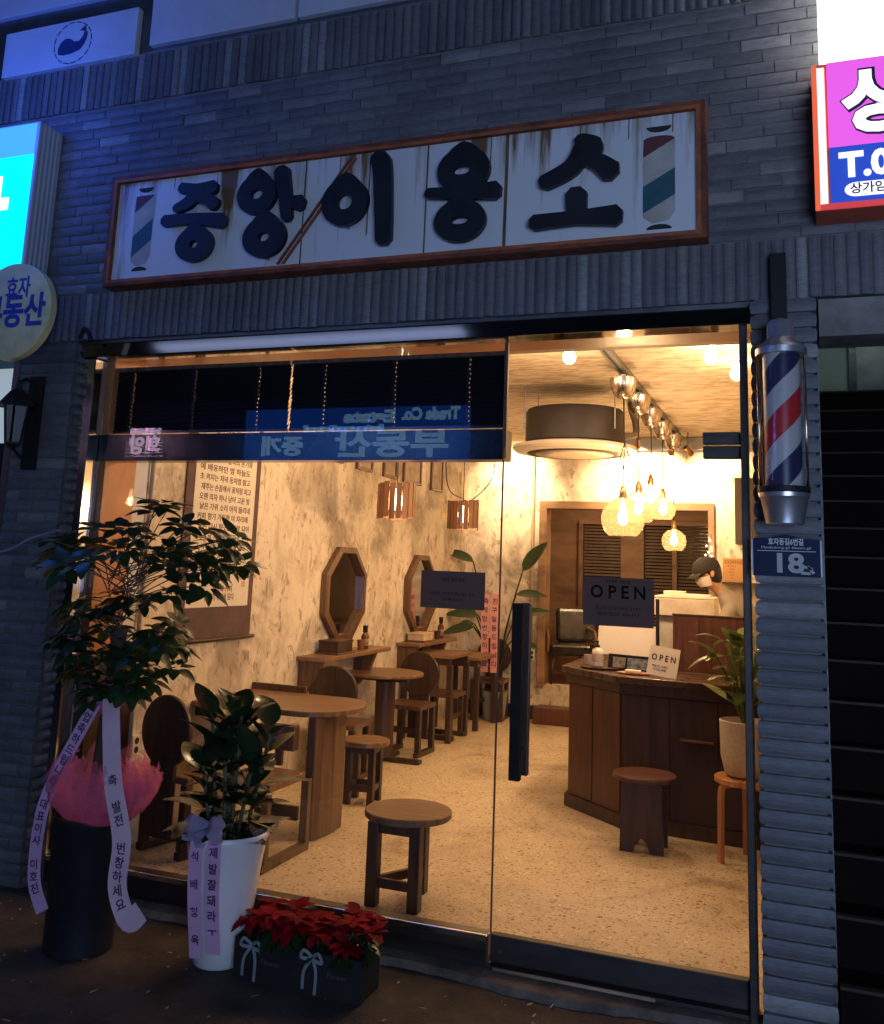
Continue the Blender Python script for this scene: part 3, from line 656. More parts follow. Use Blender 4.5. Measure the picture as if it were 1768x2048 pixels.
ed = MB(); ed.box(1.128, 1.134, -.166, -.15, 1.765, 1.908); ed.box(1.392, 1.398, -.166, -.15, 1.765, 1.908); pieces(ed, 'edge', mat('plate_edge', (.6, .65, .7), .4), pl)

# lit sign on the right
ps = thing('agency_sign', 'lit pink and blue sign with white hangul letters in an orange frame', 'sign', (1.9, -.3, 3.27))
BX('housing', mat('orange_housing', (.65, .12, .05), .5), ps, 1.415, 2.7, -.29, -.11, 3.262, 3.918)
PINK = emit('lit_pink', (.72, .10, .62), 1.0); BLUE = emit('lit_blue', (.02, .06, .42), 1.0); WLIT = emit('lit_white', (1, .97, 1), 1.1)
BX('side_panel', emit('lit_warm_white', (1, .92, .85), .95), ps, 1.432, 1.462, -.302, -.29, 3.285, 3.895, bevel=0)
BX('pink_panel', PINK, ps, 1.472, 2.7, -.305, -.29, 3.53, 3.912, bevel=0); BX('blue_panel', BLUE, ps, 1.472, 2.7, -.305, -.29, 3.29, 3.529, bevel=0)
BX('orange_edge', emit('lit_orange', (1, .16, .06), .7), ps, 1.412, 1.432, -.303, -.29, 3.262, 3.91, bevel=0); BX('orange_edge', emit('lit_red', (.9, .08, .08), .5), ps, 1.432, 2.7, -.303, -.29, 3.262, 3.285, bevel=0)
tx = MB(); text_mesh(tx, '상가', .30, frame_xz(-.3066, 1.80, 3.70), .002, .022, .56); tx.build('letter_outline', mat('outline_navy', (.02, .025, .08), .6), ps)
tx = MB(); text_mesh(tx, '상가', .30, frame_xz(-.310, 1.80, 3.70), .002, .012, .55); tx.build('lettering', WLIT, ps); tx = text_mesh(MB(), 'T.063', .145, frame_xz(-.3066, 1.51, 3.44), .002, .006, None, 'LEFT'); tx.build('lettering', WLIT, ps); tx = MB()
pill = [(1.57 + .0 + .045 * math.cos(t), 3.336 + .03 * math.sin(t)) for t in [math.pi / 2 + math.pi * i / 10 for i in range(11)]] + [(2.3, 3.306), (2.3, 3.366)]
tx.prism(pill, 0, .003, frame_xz(-.3052)); tx.build('pill_panel', WLIT, ps)
tx = MB(); text_mesh(tx, '상가임대문의', .05, frame_xz(-.3095, 1.545, 3.336), .001, .001, None, 'LEFT'); tx.build('small_lettering', mat('maroon_print', (.12, .02, .08), .6), ps)
o = BX('light_box_sign', emit('blown_white', (1, 1, 1), 3.2), None, 1.45, 2.7, -.31, -.12, 3.945, 4.75); tag(o, 'blank glowing white light box sign above the pink sign', 'sign')

# lit sign on the left
cs = thing('cyan_sign', 'glowing cyan light box sign with pale blue header strip', 'sign', (-3.3, -.3, 3.33))
def ribbed():
    mt, n, b, o = nodes('ribbed_side'); b.inputs['Base Color'].default_value = (.55, .6, .72, 1); b.inputs['Roughness'].default_value = .35
    wv = N(n, 'ShaderNodeTexWave', inp={'Scale': 9.0}); wv.bands_direction = 'Y'; n.links.new(coords(n), wv.inputs['Vector'])
    bp_ = N(n, 'ShaderNodeBump', inp={'Strength': .5, 'Distance': .01}); n.links.new(wv.outputs[0], bp_.inputs['Height']); n.links.new(bp_.outputs[0], b.inputs['Normal']); return mt
BX('housing', ribbed(), cs, -4.2, -2.815, -.298, -.115, 3.31, 4.245)
BX('header', emit('lit_sky_blue', (.05, .30, 1), 1.3), cs, -4.19, -2.835, -.302, -.298, 4.04, 4.235, bevel=0)
BX('face', emit('lit_cyan', (.0, .80, 1.0), 1.5), cs, -4.19, -2.835, -.302, -.298, 3.33, 4.04, bevel=0)
tx = MB(); text_mesh(tx, '부동산', .5, frame_xz(-.303, -2.985, 3.64), .002, .02, None, 'RIGHT'); tx.build('lettering', emit('cyan_white', (.8, 1, 1), 2.5), cs)
point('added_blue_spill', (-3.05, -.95, 4.35), 38, (.035, .13, 1), .3, cs)  # lamp added in front of the sign to spread blue over the wall
rs = thing('round_sign', 'round yellow sign with blue hangul letters below the cyan sign', 'sign', (-2.79, -.4, 2.78))
MB().lathe([(.262, 0), (.275, .006), (.275, .05), (.262, .056)], n=56, M=frame_xz(-.36, -2.745, 3.05)).build('disc', mat('yellow_enamel', (.74, .68, .36), .45), rs, smooth=True, auto=40)
tx = MB(); text_mesh(tx, '효자', .13, frame_xz(-.4172, -2.71, 3.175), .002, .002, .17); tx.build('lettering', mat('blue_print', (.03, .06, .4), .5), rs); text_mesh(MB(), '부동산', .2, frame_xz(-.4172, -2.725, 3.035), .002, .006, .44).build('lettering', MATS['blue_print'], rs)
MB().tube([(-2.80, -.1, 3.2), (-2.80, -.37, 3.2)], .015).build('bracket', BLACK, rs)

# lantern on the left pillar
ln = thing('wall_lantern', 'black square wall lantern on the pillar below the round sign', 'lantern', (-2.79, -.25, 2.3))
MB().lathe([(.03, .0), (.055, .02), (.055, .03)], (-2.79, -.25, 2.31), 4).build('base', BLACK, ln)
MB().lathe([(.05, .03), (.082, .23)], (-2.79, -.25, 2.31), 4, cap0=False, cap1=False).build('pane', glass('lantern_glass', (.10, .11, .13), 1.15), ln)
pr = MB()
for q in range(4):
    a = R(90 * q); pr.tube([(-2.79 + .053 * math.cos(a), -.25 + .053 * math.sin(a), 2.335), (-2.79 + .085 * math.cos(a), -.25 + .085 * math.sin(a), 2.545)], .006)
pieces(pr, 'cage_bar', BLACK, ln)
MB().lathe([(.125, .23), (.12, .245), (.06, .31), (.025, .33), (.02, .37), (.004, .385)], (-2.79, -.25, 2.31), 4).build('roof', BLACK, ln)
MB().tube([(-2.79, -.25, 2.68), (-2.79, -.2, 2.71), (-2.79, -.11, 2.68)], .01).tube([(-2.79, -.25, 2.31), (-2.79, -.18, 2.26), (-2.79, -.1, 2.30)], .01).box(-2.84, -2.74, -.125, -.108, 2.2, 2.74).build('bracket', BLACK, ln)

# neighbour on the left
nb = thing('neighbour_shopfront', 'dim neighbouring shopfront with pale lit panels beyond the lantern pillar', 'shopfront', (-3.6, .0, 0))
BX('lit_panel', emit('pale_lit_panel', (.50, .60, .62), .55), nb, -6.6, -3.045, .02, .06, 2.37, 2.83, bevel=0)
BX('rail', BLACK, nb, -6.6, -3.045, -.02, .06, 2.09, 2.368)
BX('lower_panel', emit('grey_lit_panel', (.30, .40, .46), .4), nb, -6.6, -3.045, .02, .06, 1.05, 2.088, bevel=0)
BX('plinth', CONC, nb, -6.6, -3.045, -.02, .06, 0, 1.048)
BX('jamb', DARKST, nb, -3.043, -2.965, -.06, .06, 0, 2.94)
MB().tube(smooth_path([(-4.2, -.2, 1.62), (-3.3, -.17, 1.62), (-2.84, -.14, 1.745), (-2.7, -.13, 1.82), (-2.54, -.1, 1.86)]), .006).tube(smooth_path([(-2.83, -.14, 1.75), (-2.7, -.14, 1.795), (-2.56, -.11, 1.87)]), .006)
o = MB().tube(smooth_path([(-4.2, -.2, 1.60), (-3.3, -.17, 1.64), (-2.84, -.15, 1.745), (-2.7, -.14, 1.81), (-2.52, -.11, 1.865)]), .007).build('cable', mat('cable_grey', (.25, .3, .4), .3), None, smooth=True); tag(o, 'slack grey cable tied across the pillar below the lantern', 'cable')
o = MB().tube(smooth_path([(-2.50, -.135, 2.95), (-2.46, -.15, 3.0), (-2.44, -.13, 2.97), (-2.42, -.14, 2.93)]), .012).build('cable_end', BLACK, None, smooth=True); tag(o, 'black cable loop on the tiles beside the round sign', 'cable')

# stairwell on the right
sw = thing('stairwell', 'dark entrance stairwell rising to a pale lit landing beside the barber pole', 'stairwell', (2.0, 0, 0))
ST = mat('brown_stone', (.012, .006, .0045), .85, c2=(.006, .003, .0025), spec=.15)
stp = MB(); nose = MB()
for i in range(17):
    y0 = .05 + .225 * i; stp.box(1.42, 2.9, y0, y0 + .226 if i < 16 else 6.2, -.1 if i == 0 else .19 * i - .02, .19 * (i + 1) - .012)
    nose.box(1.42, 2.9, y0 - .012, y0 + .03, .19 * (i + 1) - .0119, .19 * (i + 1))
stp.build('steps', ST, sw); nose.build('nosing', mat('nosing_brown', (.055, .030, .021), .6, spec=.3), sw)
SWW = mat('stair_wall', (.26, .29, .27), .7, var=.1)
swm = MB(); swm.box(2.9, 3.0, .0, 6.3, -.1, 5.0); swm.box(1.305, 1.418, .26, 6.3, -.1, 5.0); swm.box(1.3, 3.0, 6.2, 6.3, 2.8, 5.0); swm.box(1.3, 3.0, .0, 6.3, 4.95, 5.05); swm.build('side_wall', SWW, sw)
BX('lintel_beam', CONC, sw, 1.415, 3.0, -.09, .15, 2.775, 2.94)
BX('door_frame', STEEL, sw, 1.86, 1.93, 6.1, 6.19, 3.2, 4.7); BX('door_leaf', DARKST, sw, 1.93, 2.5, 6.12, 6.19, 3.2, 4.7)
MB().ball((1.66, 4.3, 3.95), .05).build('dome_camera', CHROME, sw, smooth=True)
BX('hall_lamp', emit('hall_tube', (.75, 1, .88), 5), sw, 1.9, 2.3, 4.4, 5.4, 4.90, 4.949, bevel=0)

# strips of paper and leaves lying on the street
lt = MB()
for x, y in ((-2.15, -.22), (-2.2, -.3), (-1.5, -.25), (-1.35, -.42), (-1.3, -.45), (-1.43, -.52), (-.25, -.6), (.05, -.85), (-.1, -.3), (.35, -.55), (-1.95, -.8)) + tuple((random.uniform(-2.6, 1.2), -random.uniform(.2, 1.3)) for _ in range(90)):
    a = random.random() * 6; leaf(lt, (x, y, .006), (math.cos(a), math.sin(a), .04), (0, 0, 1), random.uniform(.006, .035) ** 1.0, random.uniform(.005, .014), -.3, .4, 4)
o = lt.build('litter', mat('dry_leaf', (.35, .3, .2), .8)); o['kind'] = 'stuff'; o['label'] = 'scraps of dry leaf and paper on the dark street'

# ------------------------------------------------------------------ lit buildings across the street (signs seen mirrored in the glass)
ob = thing('opposite_building', 'dark building across the street carrying a blue lit shop sign', 'building', (-3, -6.2, 0))
MB().box(-14, 10, -7.2, -6.2, -.1, 2.8).box(-14, 10, -7.2, -6.25, 2.81, 4.9).build('wall', mat('dark_facade', (.05, .055, .065), .8), ob)
MB().box(-5.3, -2.3, -6.199, -6.02, 2.965, 3.62).build('sign_box', emit('opposite_blue', (.010, .10, .62), 2.6), ob)
tx = MB(); Mo = Matrix(((-1, 0, 0, 0), (0, 0, 1, -6.018), (0, 1, 0, 0), (0, 0, 0, 1)))
OPM = emit('opposite_white', (.35, .65, 1), 3.6)
def OT(s_, size, x, z_, wd, mt=None): text_mesh(MB(), s_, size, Matrix.Translation((x, 0, z_)) @ Mo, .003, .012, wd).build('lettering', mt or OPM, ob)
OT('Estate', .2, -3.55, 3.5, .7); OT('Trade Co.', .2, -2.75, 3.52, .75); OT('International', .10, -3.9, 3.36, 1.1); OT('부동산', .36, -3.25, 3.15, 1.5); OT('중개', .26, -4.75, 3.13, .6)
MB().box(-6.7, -2.37, -6.249, -6.0, 4.465, 4.53).build('tube_light', emit('tube_blue_white', (.50, .62, 1), 1.5), ob)
MB().box(-7.2, -6.5, -6.199, -6.1, 3.02, 3.43).build('led_board', BLACK, ob)
LED = emit('led_pink', (1, .7, .95), 7); tx = MB(); OT('회양', .26, -6.85, 3.16, .5, LED); OT('NEWS', .10, -6.85, 3.36, .5, LED)
for i in range(5): tx.box(-7.15, -6.55, -6.02, -6.015, 3.03 + .045 * i, 3.036 + .045 * i)
for x0, x1 in ((1.9, 3.0), (3.06, 4.2)): MB().box(x0, x1, -6.199, -6.18, .7, 2.5).build('added_lit_window', emit('added_window_glow_%d' % int(x0), (.44, .61, 1), 13.0), ob)  # bright panes added, set low to light the shop front from the street
MB().box(1.8, 4.3, -6.199, -6.185, .6, .699).build('added_window_sill', DARKST, ob)
tx.build('led_rows', LED, ob)

# ================================================================== INTERIOR: LAMPS
WARM = (1, .65, .36)
GLOBE = globe_mat('amber_globe')
def glow(name, c, st):                      # clear bulb: glows and lets light through
    mt, n, b, o = nodes(name); n.nodes.remove(b)
    e = N(n, 'ShaderNodeEmission'); e.inputs[0].default_value = c4(c); e.inputs[1].default_value = st; tr = N(n, 'ShaderNodeBsdfTransparent')
    a = N(n, 'ShaderNodeAddShader'); n.links.new(e.outputs[0], a.inputs[0]); n.links.new(tr.outputs[0], a.inputs[1]); n.links.new(a.outputs[0], o.inputs[0]); return mt
EM = glow('filament', (1, .72, .38), 34); EMS = glow('lamp_glow', (1, .75, .42), 12)
tk = thing('lighting_track', 'straight metal lighting track running back along the ceiling', 'track', (.11, 3.9, 3.25))
BX('rail', DARKST, tk, .075, .145, 1.6, 6.2, 3.225, 3.269); BX('groove', BLACK, tk, .10, .12, 1.62, 6.18, 3.222, 3.2249, bevel=0)
def globe(y, cz, r, i, lab, pw):
    t = thing('globe_pendant', lab, 'pendant lamp', (.11, y, 3.2), 'glass globe pendants on the track')
    MB().lathe([(.012, -.155), (.05, -.145), (.085, -.10), (.10, -.04), (.102, .0)], (.11, y, 3.19), 24, cap1=False).build('canopy', mat('ribbed_nickel', (.55, .47, .38), .25, metal=1, sc=(60, 60, 1), var=.3), t, smooth=True)
    BX('mount', DARKST, t, .09, .13, y - .03, y + .03, 3.185, 3.2245)
    sag = random.uniform(-.01, .01)
    MB().tube([(.11, y, 3.04), (.11 + sag, y, (3.04 + cz) / 2 + .1), (.11, y, cz + r + .09)], .0045, 6).build('cord', BLACK, t, smooth=True)
    MB().lathe([(.022, .0), (.03, .01), (.026, .05), (.016, .09), (.006, .1)], (.11, y, cz + r * .93), 16).build('socket', mat('brass', (.6, .42, .2), .3, metal=1), t, smooth=True)
    pr = []
    for q in range(49):
        a = -math.pi / 2 + (math.pi - .22) * q / 48
        if r * math.sin(a) < -r * .80: continue
        pr.append((r * math.cos(a), r * math.sin(a)))
    MB().lathe(pr, (.11, y, cz), 96, cap0=False, cap1=False).build('glass_globe', GLOBE, t, smooth=True)
    MB().lathe([(.01, r * .85), (.016, r * .6), (.032, r * .2), (.036, 0), (.03, -.025), (.012, -.042), (.002, -.045)], (.11, y, cz), 16).build('bulb', EM, t, smooth=True)
    point('bulb_light', (.11, y, cz), pw, WARM, .04, t)
for i, (y, cz, r, lab, pw) in enumerate(((2.69, 2.135, .158, 'largest glass globe pendant nearest the door', 30), (3.43, 2.26, .14, 'second glass globe pendant from the door along the track', 26), (4.12, 2.40, .12, 'middle glass globe pendant of the track row', 22), (4.92, 2.35, .12, 'fourth glass globe pendant from the door, hung high', 22), (5.79, 2.085, .125, 'lowest and farthest glass globe pendant by the back doorway', 22))): globe(y, cz, r, i, lab, pw)
o = MB().tube(smooth_path([(.115, 2.69, 2.72), (.15, 2.69, 2.60), (.135, 2.69, 2.50), (.09, 2.69, 2.56), (.112, 2.69, 2.68)]), .004, 6).build('cord_loop', BLACK, None, smooth=True); tag(o, 'loose loop of black cord on the nearest pendant', 'cord')

W_SLAT = wood('slat_wood', (.30, .135, .06), (.19, .085, .04))
def slat_lamp(x, y, z0, z1, r, lab):
    t = thing('slat_lamp', lab, 'pendant lamp', (x, y, z0), 'wooden slat lamps over the left tables')
    s_ = MB(); n = 18
    for q in range(n):
        a = 2 * math.pi * q / n; j = random.uniform(-.012, .012)
        s_.box(-.006, .006, -.023, .023, z0 + j, z1 + j, Matrix.Translation((x + r * math.cos(a), y + r * math.sin(a), 0)) @ Matrix.Rotation(a, 4, 'Z'))
    s_.build('slats', W_SLAT, t)
    h = MB()
    for zz in (z0 + .05, z1 - .05):
        h.lathe([(r - .012, zz - .008), (r - .006, zz - .008), (r - .006, zz + .008), (r - .012, zz + .008), (r - .012, zz - .008)], (x, y, 0), 32, cap0=False, cap1=False)
    pieces(h, 'hoop', W_DARK, t)
    MB().lathe([(.006, .10), (.03, .09), (.05, .02), (.05, -.03), (.028, -.07), (.004, -.08)], (x, y, (z0 + z1) / 2), 20).build('bulb', EMS, t, smooth=True)
    MB().tube([(x, y, (z0 + z1) / 2 + .09), (x, y, 3.27)], .004, 6).build('cord', BLACK, t)
    point('bulb_light', (x, y, (z0 + z1) / 2), 11, WARM, .05, t)
slat_lamp(-1.85, 3.02, 2.125, 2.42, .155, 'larger slatted wood lamp nearer the window')
slat_lamp(-1.9, 4.87, 2.125, 2.41, .155, 'smaller looking slatted wood lamp with a looped cord')
o = MB().tube(smooth_path([(-1.9, 4.87, 2.42), (-1.78, 4.8, 2.42), (-1.55, 4.7, 2.62), (-1.5, 4.68, 3.0), (-1.5, 4.68, 3.26)]), .005, 6).tube(smooth_path([(-1.9, 4.87, 2.43), (-2.05, 4.85, 2.52), (-2.1, 4.85, 2.8), (-2.1, 4.85, 3.26)]), .005, 6).build('lamp_cord', BLACK, None, smooth=True); tag(o, 'slack black cord looping from the ceiling to the far slat lamp', 'cord')

def downlight(x, y, lab, pw, z=3.27):
    t = thing('ceiling_bulb', lab, 'ceiling lamp', (x, y, z), 'bare bulbs on the front of the ceiling')
    MB().lathe([(.05, -.02), (.05, -.001)], (x, y, z), 20).build('base', WHITE, t, smooth=True, auto=30)
    MB().lathe([(.02, -.02), (.03, -.05), (.045, -.085), (.04, -.115), (.02, -.135), (.002, -.14)], (x, y, z), 20).build('bulb', EMS, t, smooth=True)
    point('bulb_light', (x, y, z - .16), pw, WARM, .05, t)
downlight(-.115, 1.85, 'small bare ceiling bulb left of the track', 20); downlight(.80, 2.02, 'large glaring ceiling bulb near the right jamb', 26)
downlight(.93, 2.6, 'half hidden ceiling bulb touching the right jamb', 12); downlight(-1.5, 1.7, 'ceiling bulb above the front table', 30); downlight(-.6, 1.7, 'dim ceiling bulb beside the transom post', 8)

for x, y, z, ax, lab in ((-.3, 6.05, 3.16, -.5, 'leftmost small bronze spotlight above the back doorway'), (.07, 6.05, 3.08, -.2, 'middle small bronze spotlight above the back doorway'), (.23, 6.05, 3.07, .5, 'rightmost small bronze spotlight above the back doorway'), (-1.75, 5.9, 3.1, -1.85, 'bronze spotlight over the back left corner')):
    t = thing('track_spotlight', lab, 'spotlight', (x, y, z), 'bronze spotlights on the back wall')
    d = (Vector((ax, 6.65, 2.75)) - Vector((x, y, z))).normalized(); q = d.to_track_quat('Z', 'Y').to_matrix().to_4x4(); Mx = Matrix.Translation((x, y, z)) @ q
    MB().lathe([(.022, -.06), (.026, -.055), (.026, .02), (.034, .06), (.034, .075)], n=18, M=Mx).build('barrel', mat('bronze', (.4, .22, .1), .35, metal=1), t, smooth=True, auto=40)
    MB().lathe([(.028, .0755), (.001, .0765)], n=18, M=Mx, cap0=False).build('lens', EMS, t)
    MB().tube([(x, y, z), (x, y + .02, 3.27)], .008).build('stem', DARKST, t)
    p = Vector((x, y, z)) + d * .1; point('spot_light', p, 150, (1, .70, .38), .02, t, spot=95, aim=p + d, blend=.8)

t = thing('back_room_lamp', 'small bulb glowing high inside the back room', 'ceiling lamp', (-.95, 7.3, 2.99))
MB().ball((-.95, 7.3, 2.9), .05, 16).build('bulb', EMS, t, smooth=True); MB().tube([(-.95, 7.3, 2.94), (-.95, 7.3, 2.999)], .012).build('stem', BLACK, t); point('bulb_light', (-.95, 7.3, 2.82), 17, WARM, .05, t)
# round ceiling unit
ac = thing('ceiling_air_conditioner', 'round black air conditioner with a cream disc hung from the ceiling', 'air conditioner', (-.44, 3.5, 2.72))
MB().lathe([(.40, .10), (.415, .11), (.415, .36), (.40, .385), (.37, .39)], (-.44, 3.5, 2.70), 48).build('body', mat('dark_casing', (.028, .022, .02), .5), ac, smooth=True, auto=35)
MB().lathe([(.40, .018), (.50, .03), (.525, .05), (.52, .075), (.42, .098)], (-.44, 3.5, 2.70), 64, cap0=False).build('panel', mat('cream_plastic', (.72, .62, .48), .35, var=.04), ac, smooth=True, auto=40)
MB().lathe([(.33, .012), (.40, .016), (.40, .0178)], (-.44, 3.5, 2.70), 64, cap0=False).build('air_slot', mat('slot_dark', (.06, .04, .03), .6), ac, smooth=True)
MB().lathe([(.01, -.005), (.2, .0), (.33, .0115)], (-.44, 3.5, 2.70), 64).build('centre_disc', mat('cream_disc', (.70, .58, .42), .4, var=.04), ac, smooth=True)
hr = MB()
for a in (30, 150, 210, 330): hr.tube([(-.44 + .44 * math.cos(R(a)), 3.5 + .44 * math.sin(R(a)), 2.9), (-.44 + .44 * math.cos(R(a)), 3.5 + .44 * math.sin(R(a)), 3.27)], .006)
pieces(hr, 'hanger_rod', DARKST, ac)
MB().tube(smooth_path([(-.1, 3.7, 2.9), (.02, 3.8, 2.92), (.0, 3.95, 3.05), (-.05, 4.0, 3.2), (-.05, 4.2, 3.24), (-.1, 6.4, 3.22)]), .03, 10).build('drain_hose', mat('lagging', (.2, .15, .11), .8), ac, smooth=True)

# ================================================================== LEFT WALL
sc = thing('hanging_scroll', 'tall brown bordered paper scroll covered in rows of handwriting', 'scroll', (-2.44, 1.35, 1.19))
BX('backing', mat('scroll_brocade', (.11, .065, .065), .8, var=.25), sc, -2.449, -2.438, .90, 1.80, 1.20, 3.05, bevel=0)
BX('paper', CREAM, sc, -2.437, -2.434, .985, 1.735, 1.413, 2.95, bevel=0)
MB().tube([(-2.43, .86, 1.195), (-2.43, 1.84, 1.195)], .014).build('roller', W_DARK, sc, smooth=True)
tx = MB()
rows = ['가을 햇살이 창가에 앉아', '머리를 깎고 수염을 깎고', '거울 앞의 사람은 날마다 새로워라', '첨 얇은 구두에 붙은 먼지도', '피 물음이 하는 반가운 말', '는 사람들은 웃는 얼굴로', '동네 사람 모여 공상하는 한 시간', '있다 나는 그 골목의 온기와', '예 배웅하던 밤 하늘도', '초 켜지는 저녁 등처럼 밝고', '재주는 손끝에서 꽃처럼 피고', '오랜 의자 하나 남아 고운 빛', '낡은 가위 소리 아직 들리네', '커피 향기 가득한 이 자리에', '꿈은 다시 향긋한 바람 되어', '여러 날 지나 온 발자국 소리', '그 사이 따뜻한 아침을 짓고', '봄 식은 가슴을 데우고', '마음을 고르며 웃네']
for i, s_ in enumerate(rows):
    ww = .62 if i not in (17, 18) else .48 - (i - 17) * .1
    text_mesh(tx, s_, .05, frame_yz(-2.4335, 1.36 + random.uniform(-.02, .02), 2.88 - i * .0665), .0004, .0008, ww)
text_mesh(tx, '한잔의 커피', .05, frame_yz(-2.4335, 1.40, 1.53), .0004, .0008, .24); text_mesh(tx, '한 조각 추억을 담다', .05, frame_yz(-2.4335, 1.37, 1.475), .0004, .0008, .36)
tx.build('writing', mat('brown_ink', (.10, .05, .03), .8), sc)
tx = MB(); text_mesh(tx, '印', .05, frame_yz(-2.4332, 1.66, 1.56), .0004, 0); tx.build('seal', mat('seal_brown', (.3, .12, .06), .8), sc)

def picture(y0, y1, z0, z1, lab, i):
    t = thing('framed_picture', lab, 'picture', (-2.44, (y0 + y1) / 2, z0), 'framed pictures high on the left wall')
    f_ = MB(); b = .028
    f_.box(-2.448, -2.42, y0, y0 + b, z0, z1); f_.box(-2.448, -2.42, y1 - b, y1, z0, z1); f_.box(-2.448, -2.42, y0 + b, y1 - b, z0, z0 + b); f_.box(-2.448, -2.42, y0 + b, y1 - b, z1 - b, z1)
    f_.build('frame', W_MID, t, bevel=.003)
    BX('print', mat('faded_print', (.5, .4, .3), .6, c2=(.25, .19, .15), sc=(7 + i, 7, 9)), t, -2.447, -2.436, y0 + b, y1 - b, z0 + b, z1 - b, bevel=0)
for i, a in enumerate(((2.78, 3.14, 2.60, 2.92, 'widest framed picture nearest the window'), (3.42, 3.76, 2.585, 2.95, 'second framed picture from the window'), (4.02, 4.34, 2.575, 2.95, 'third framed picture above the big slat lamp'), (4.52, 5.0, 2.57, 2.98, 'large framed picture, fourth along the row'), (5.3, 5.66, 2.555, 3.0, 'narrow framed picture at the far end of the row'))): picture(*a, i)

MIR = mat('mirror_silver', (.75, .75, .74), .03, metal=1, var=.01)
def mirror(yc, zc, hw, hh, lab):
    t = thing('octagonal_mirror', lab, 'mirror', (-2.44, yc, zc), 'octagonal mirrors on the left wall')
    o_ = [(yc + hw * x, zc + hh * z) for x, z in ((-.38, -1), (.38, -1), (1, -.42), (1, .42), (.38, 1), (-.38, 1), (-1, .42), (-1, -.42))]
    k_ = .85; in_ = [(yc + (y - yc) * k_, zc + (z - zc) * (k_ + .02)) for y, z in o_]
    mb = MB(); M = frame_yz(-2.449)
    P = lambda l, d: [M @ Vector((y, z, d)) for y, z in l]
    mb.grid([P(o_, 0), P(o_, .05), P(in_, .06), P(in_, .0)], True); mb.build('frame', W_MID, t, bevel=.002)
    MB().prism(in_, .0, .012, M).build('glass', MIR, t)
mirror(3.29, 1.475, .40, .40, 'octagonal wood framed mirror above the nearer wall shelf'); mirror(5.1, 1.445, .40, .40, 'octagonal wood framed mirror above the farther wall shelf')

def shelf(y0, y1, z, lab):
    t = thing('wall_shelf', lab, 'shelf', (-2.44, (y0 + y1) / 2, z), 'wooden shelves under the mirrors')
    M = Matrix(((1, 0, 0, 0), (0, 1, 0, 0), (0, 0, 1, z), (0, 0, 0, 1)))
    MB().prism([(-2.449, y0 - .02), (-2.2, y0), (-2.2, y1 - .04), (-2.449, y1)], -.035, 0, M).build('board', W_MIDX, t, bevel=.006)
    for yy in (y0 + .02, y1 - .3):
        b = MB(); b.prism([(-2.449, -.30), (-2.40, -.32), (-2.30, -.2), (-2.24, -.035), (-2.449, -.035)], -.03, .03, Matrix(((1, 0, 0, 0), (0, 0, 1, yy + .03), (0, 1, 0, z), (0, 0, 0, 1)))); b.build('bracket', W_MID, t, bevel=.004)
shelf(2.56, 3.9, .995, 'wooden wall shelf under the nearer mirror holding a dark box'); shelf(4.58, 5.72, .975, 'wooden wall shelf under the farther mirror holding a pale box')
def tbox(y0, y1, z, h, m1, lab):
    t = thing('napkin_box', lab, 'box', (-2.32, (y0 + y1) / 2, z), 'low boxes on the shelves')
    BX('tray', W_MID, t, -2.43, -2.215, y0 - .02, y1 + .03, z + .001, z + .014); BX('case', m1, t, -2.41, -2.235, y0, y1, z + .015, z + h - .022); BX('lid', m1, t, -2.415, -2.23, y0 - .006, y1 + .006, z + h - .020, z + h)
tbox(2.84, 3.12, .995, .11, W_DARK, 'dark wooden box on the nearer shelf'); tbox(4.76, 5.02, .975, .09, mat('pale_card', (.66, .52, .34), .6), 'pale flat box on the farther shelf')
def bottle(x, y, z, lab, h=.2, m1=None):
    t = thing('bottle', lab, 'bottle', (x, y, z), 'small bottles on the shelves')
    MB().lathe([(.03, 0), (.034, .005), (.034, h * .55), (.02, h * .68), (.014, h * .72)], (x, y, z + .001), 20).build('body', m1 or mat('amber_glass', (.12, .04, .02), .12), t, smooth=True, auto=50)
    MB().lathe([(.0345, h * .15), (.0345, h * .45)], (x, y, z + .001), 20, cap0=False, cap1=False).build('label', mat('gold_label', (.55, .3, .14), .5, c2=(.1, .04, .03), sc=(30, 30, 30)), t, smooth=True)
    MB().lathe([(.02, h * .72), (.022, h * .74), (.022, h), (.018, h * 1.01)], (x, y, z + .001), 16).build('cap', BLACK, t, smooth=True, auto=40)
bottle(-2.3, 3.50, .995, 'dark hand lotion bottle on the nearer shelf'); bottle(-2.3, 5.42, .975, 'dark hand lotion bottle on the farther shelf', .22)
def cup(x, y, z, lab, r=.035, h=.085, mt=None):
    o_ = MB().lathe([(r * .8, 0), (r, h), (r * .93, h), (r * .74, .006), (.001, .006)], (x, y, z + .001), 20, cap1=False).build('cup', mt or BULBG, None, smooth=True, auto=50); tag(o_, lab, 'cup', 'small cups on the shelves')
cup(-2.33, 3.32, .995, 'clear glass cup beside the dark box'); cup(-2.29, 3.40, .995, 'brown cup beside the lotion bottle', mt=mat('brown_cup', (.2, .09, .05), .3)); cup(-2.31, 5.16, .975, 'tan cup beside the pale box', mt=mat('tan_cup', (.4, .25, .12), .4)); cup(-2.29, 5.29, .975, 'dark cup before the far bottle', mt=mat('dark_cup', (.07, .035, .03), .3))
def outlet(M, lab):
    t = thing('power_outlet', lab, 'outlet', M.translation, 'power outlets')
    mb = MB(); mb.prism([(-.035, -.058), (.035, -.058), (.035, .058), (-.035, .058)], 0, .012, M); mb.build('plate', mat('ivory_plate', (.7, .62, .5), .4, var=.03), t, bevel=.003)
    mb = MB()
    for zz in (-.026, .026): mb.lathe([(.02, .0121), (.02, .0135)], n=16, M=M @ Matrix.Translation((0, zz, 0)))
    pieces(mb, 'socket', BLACK, t)
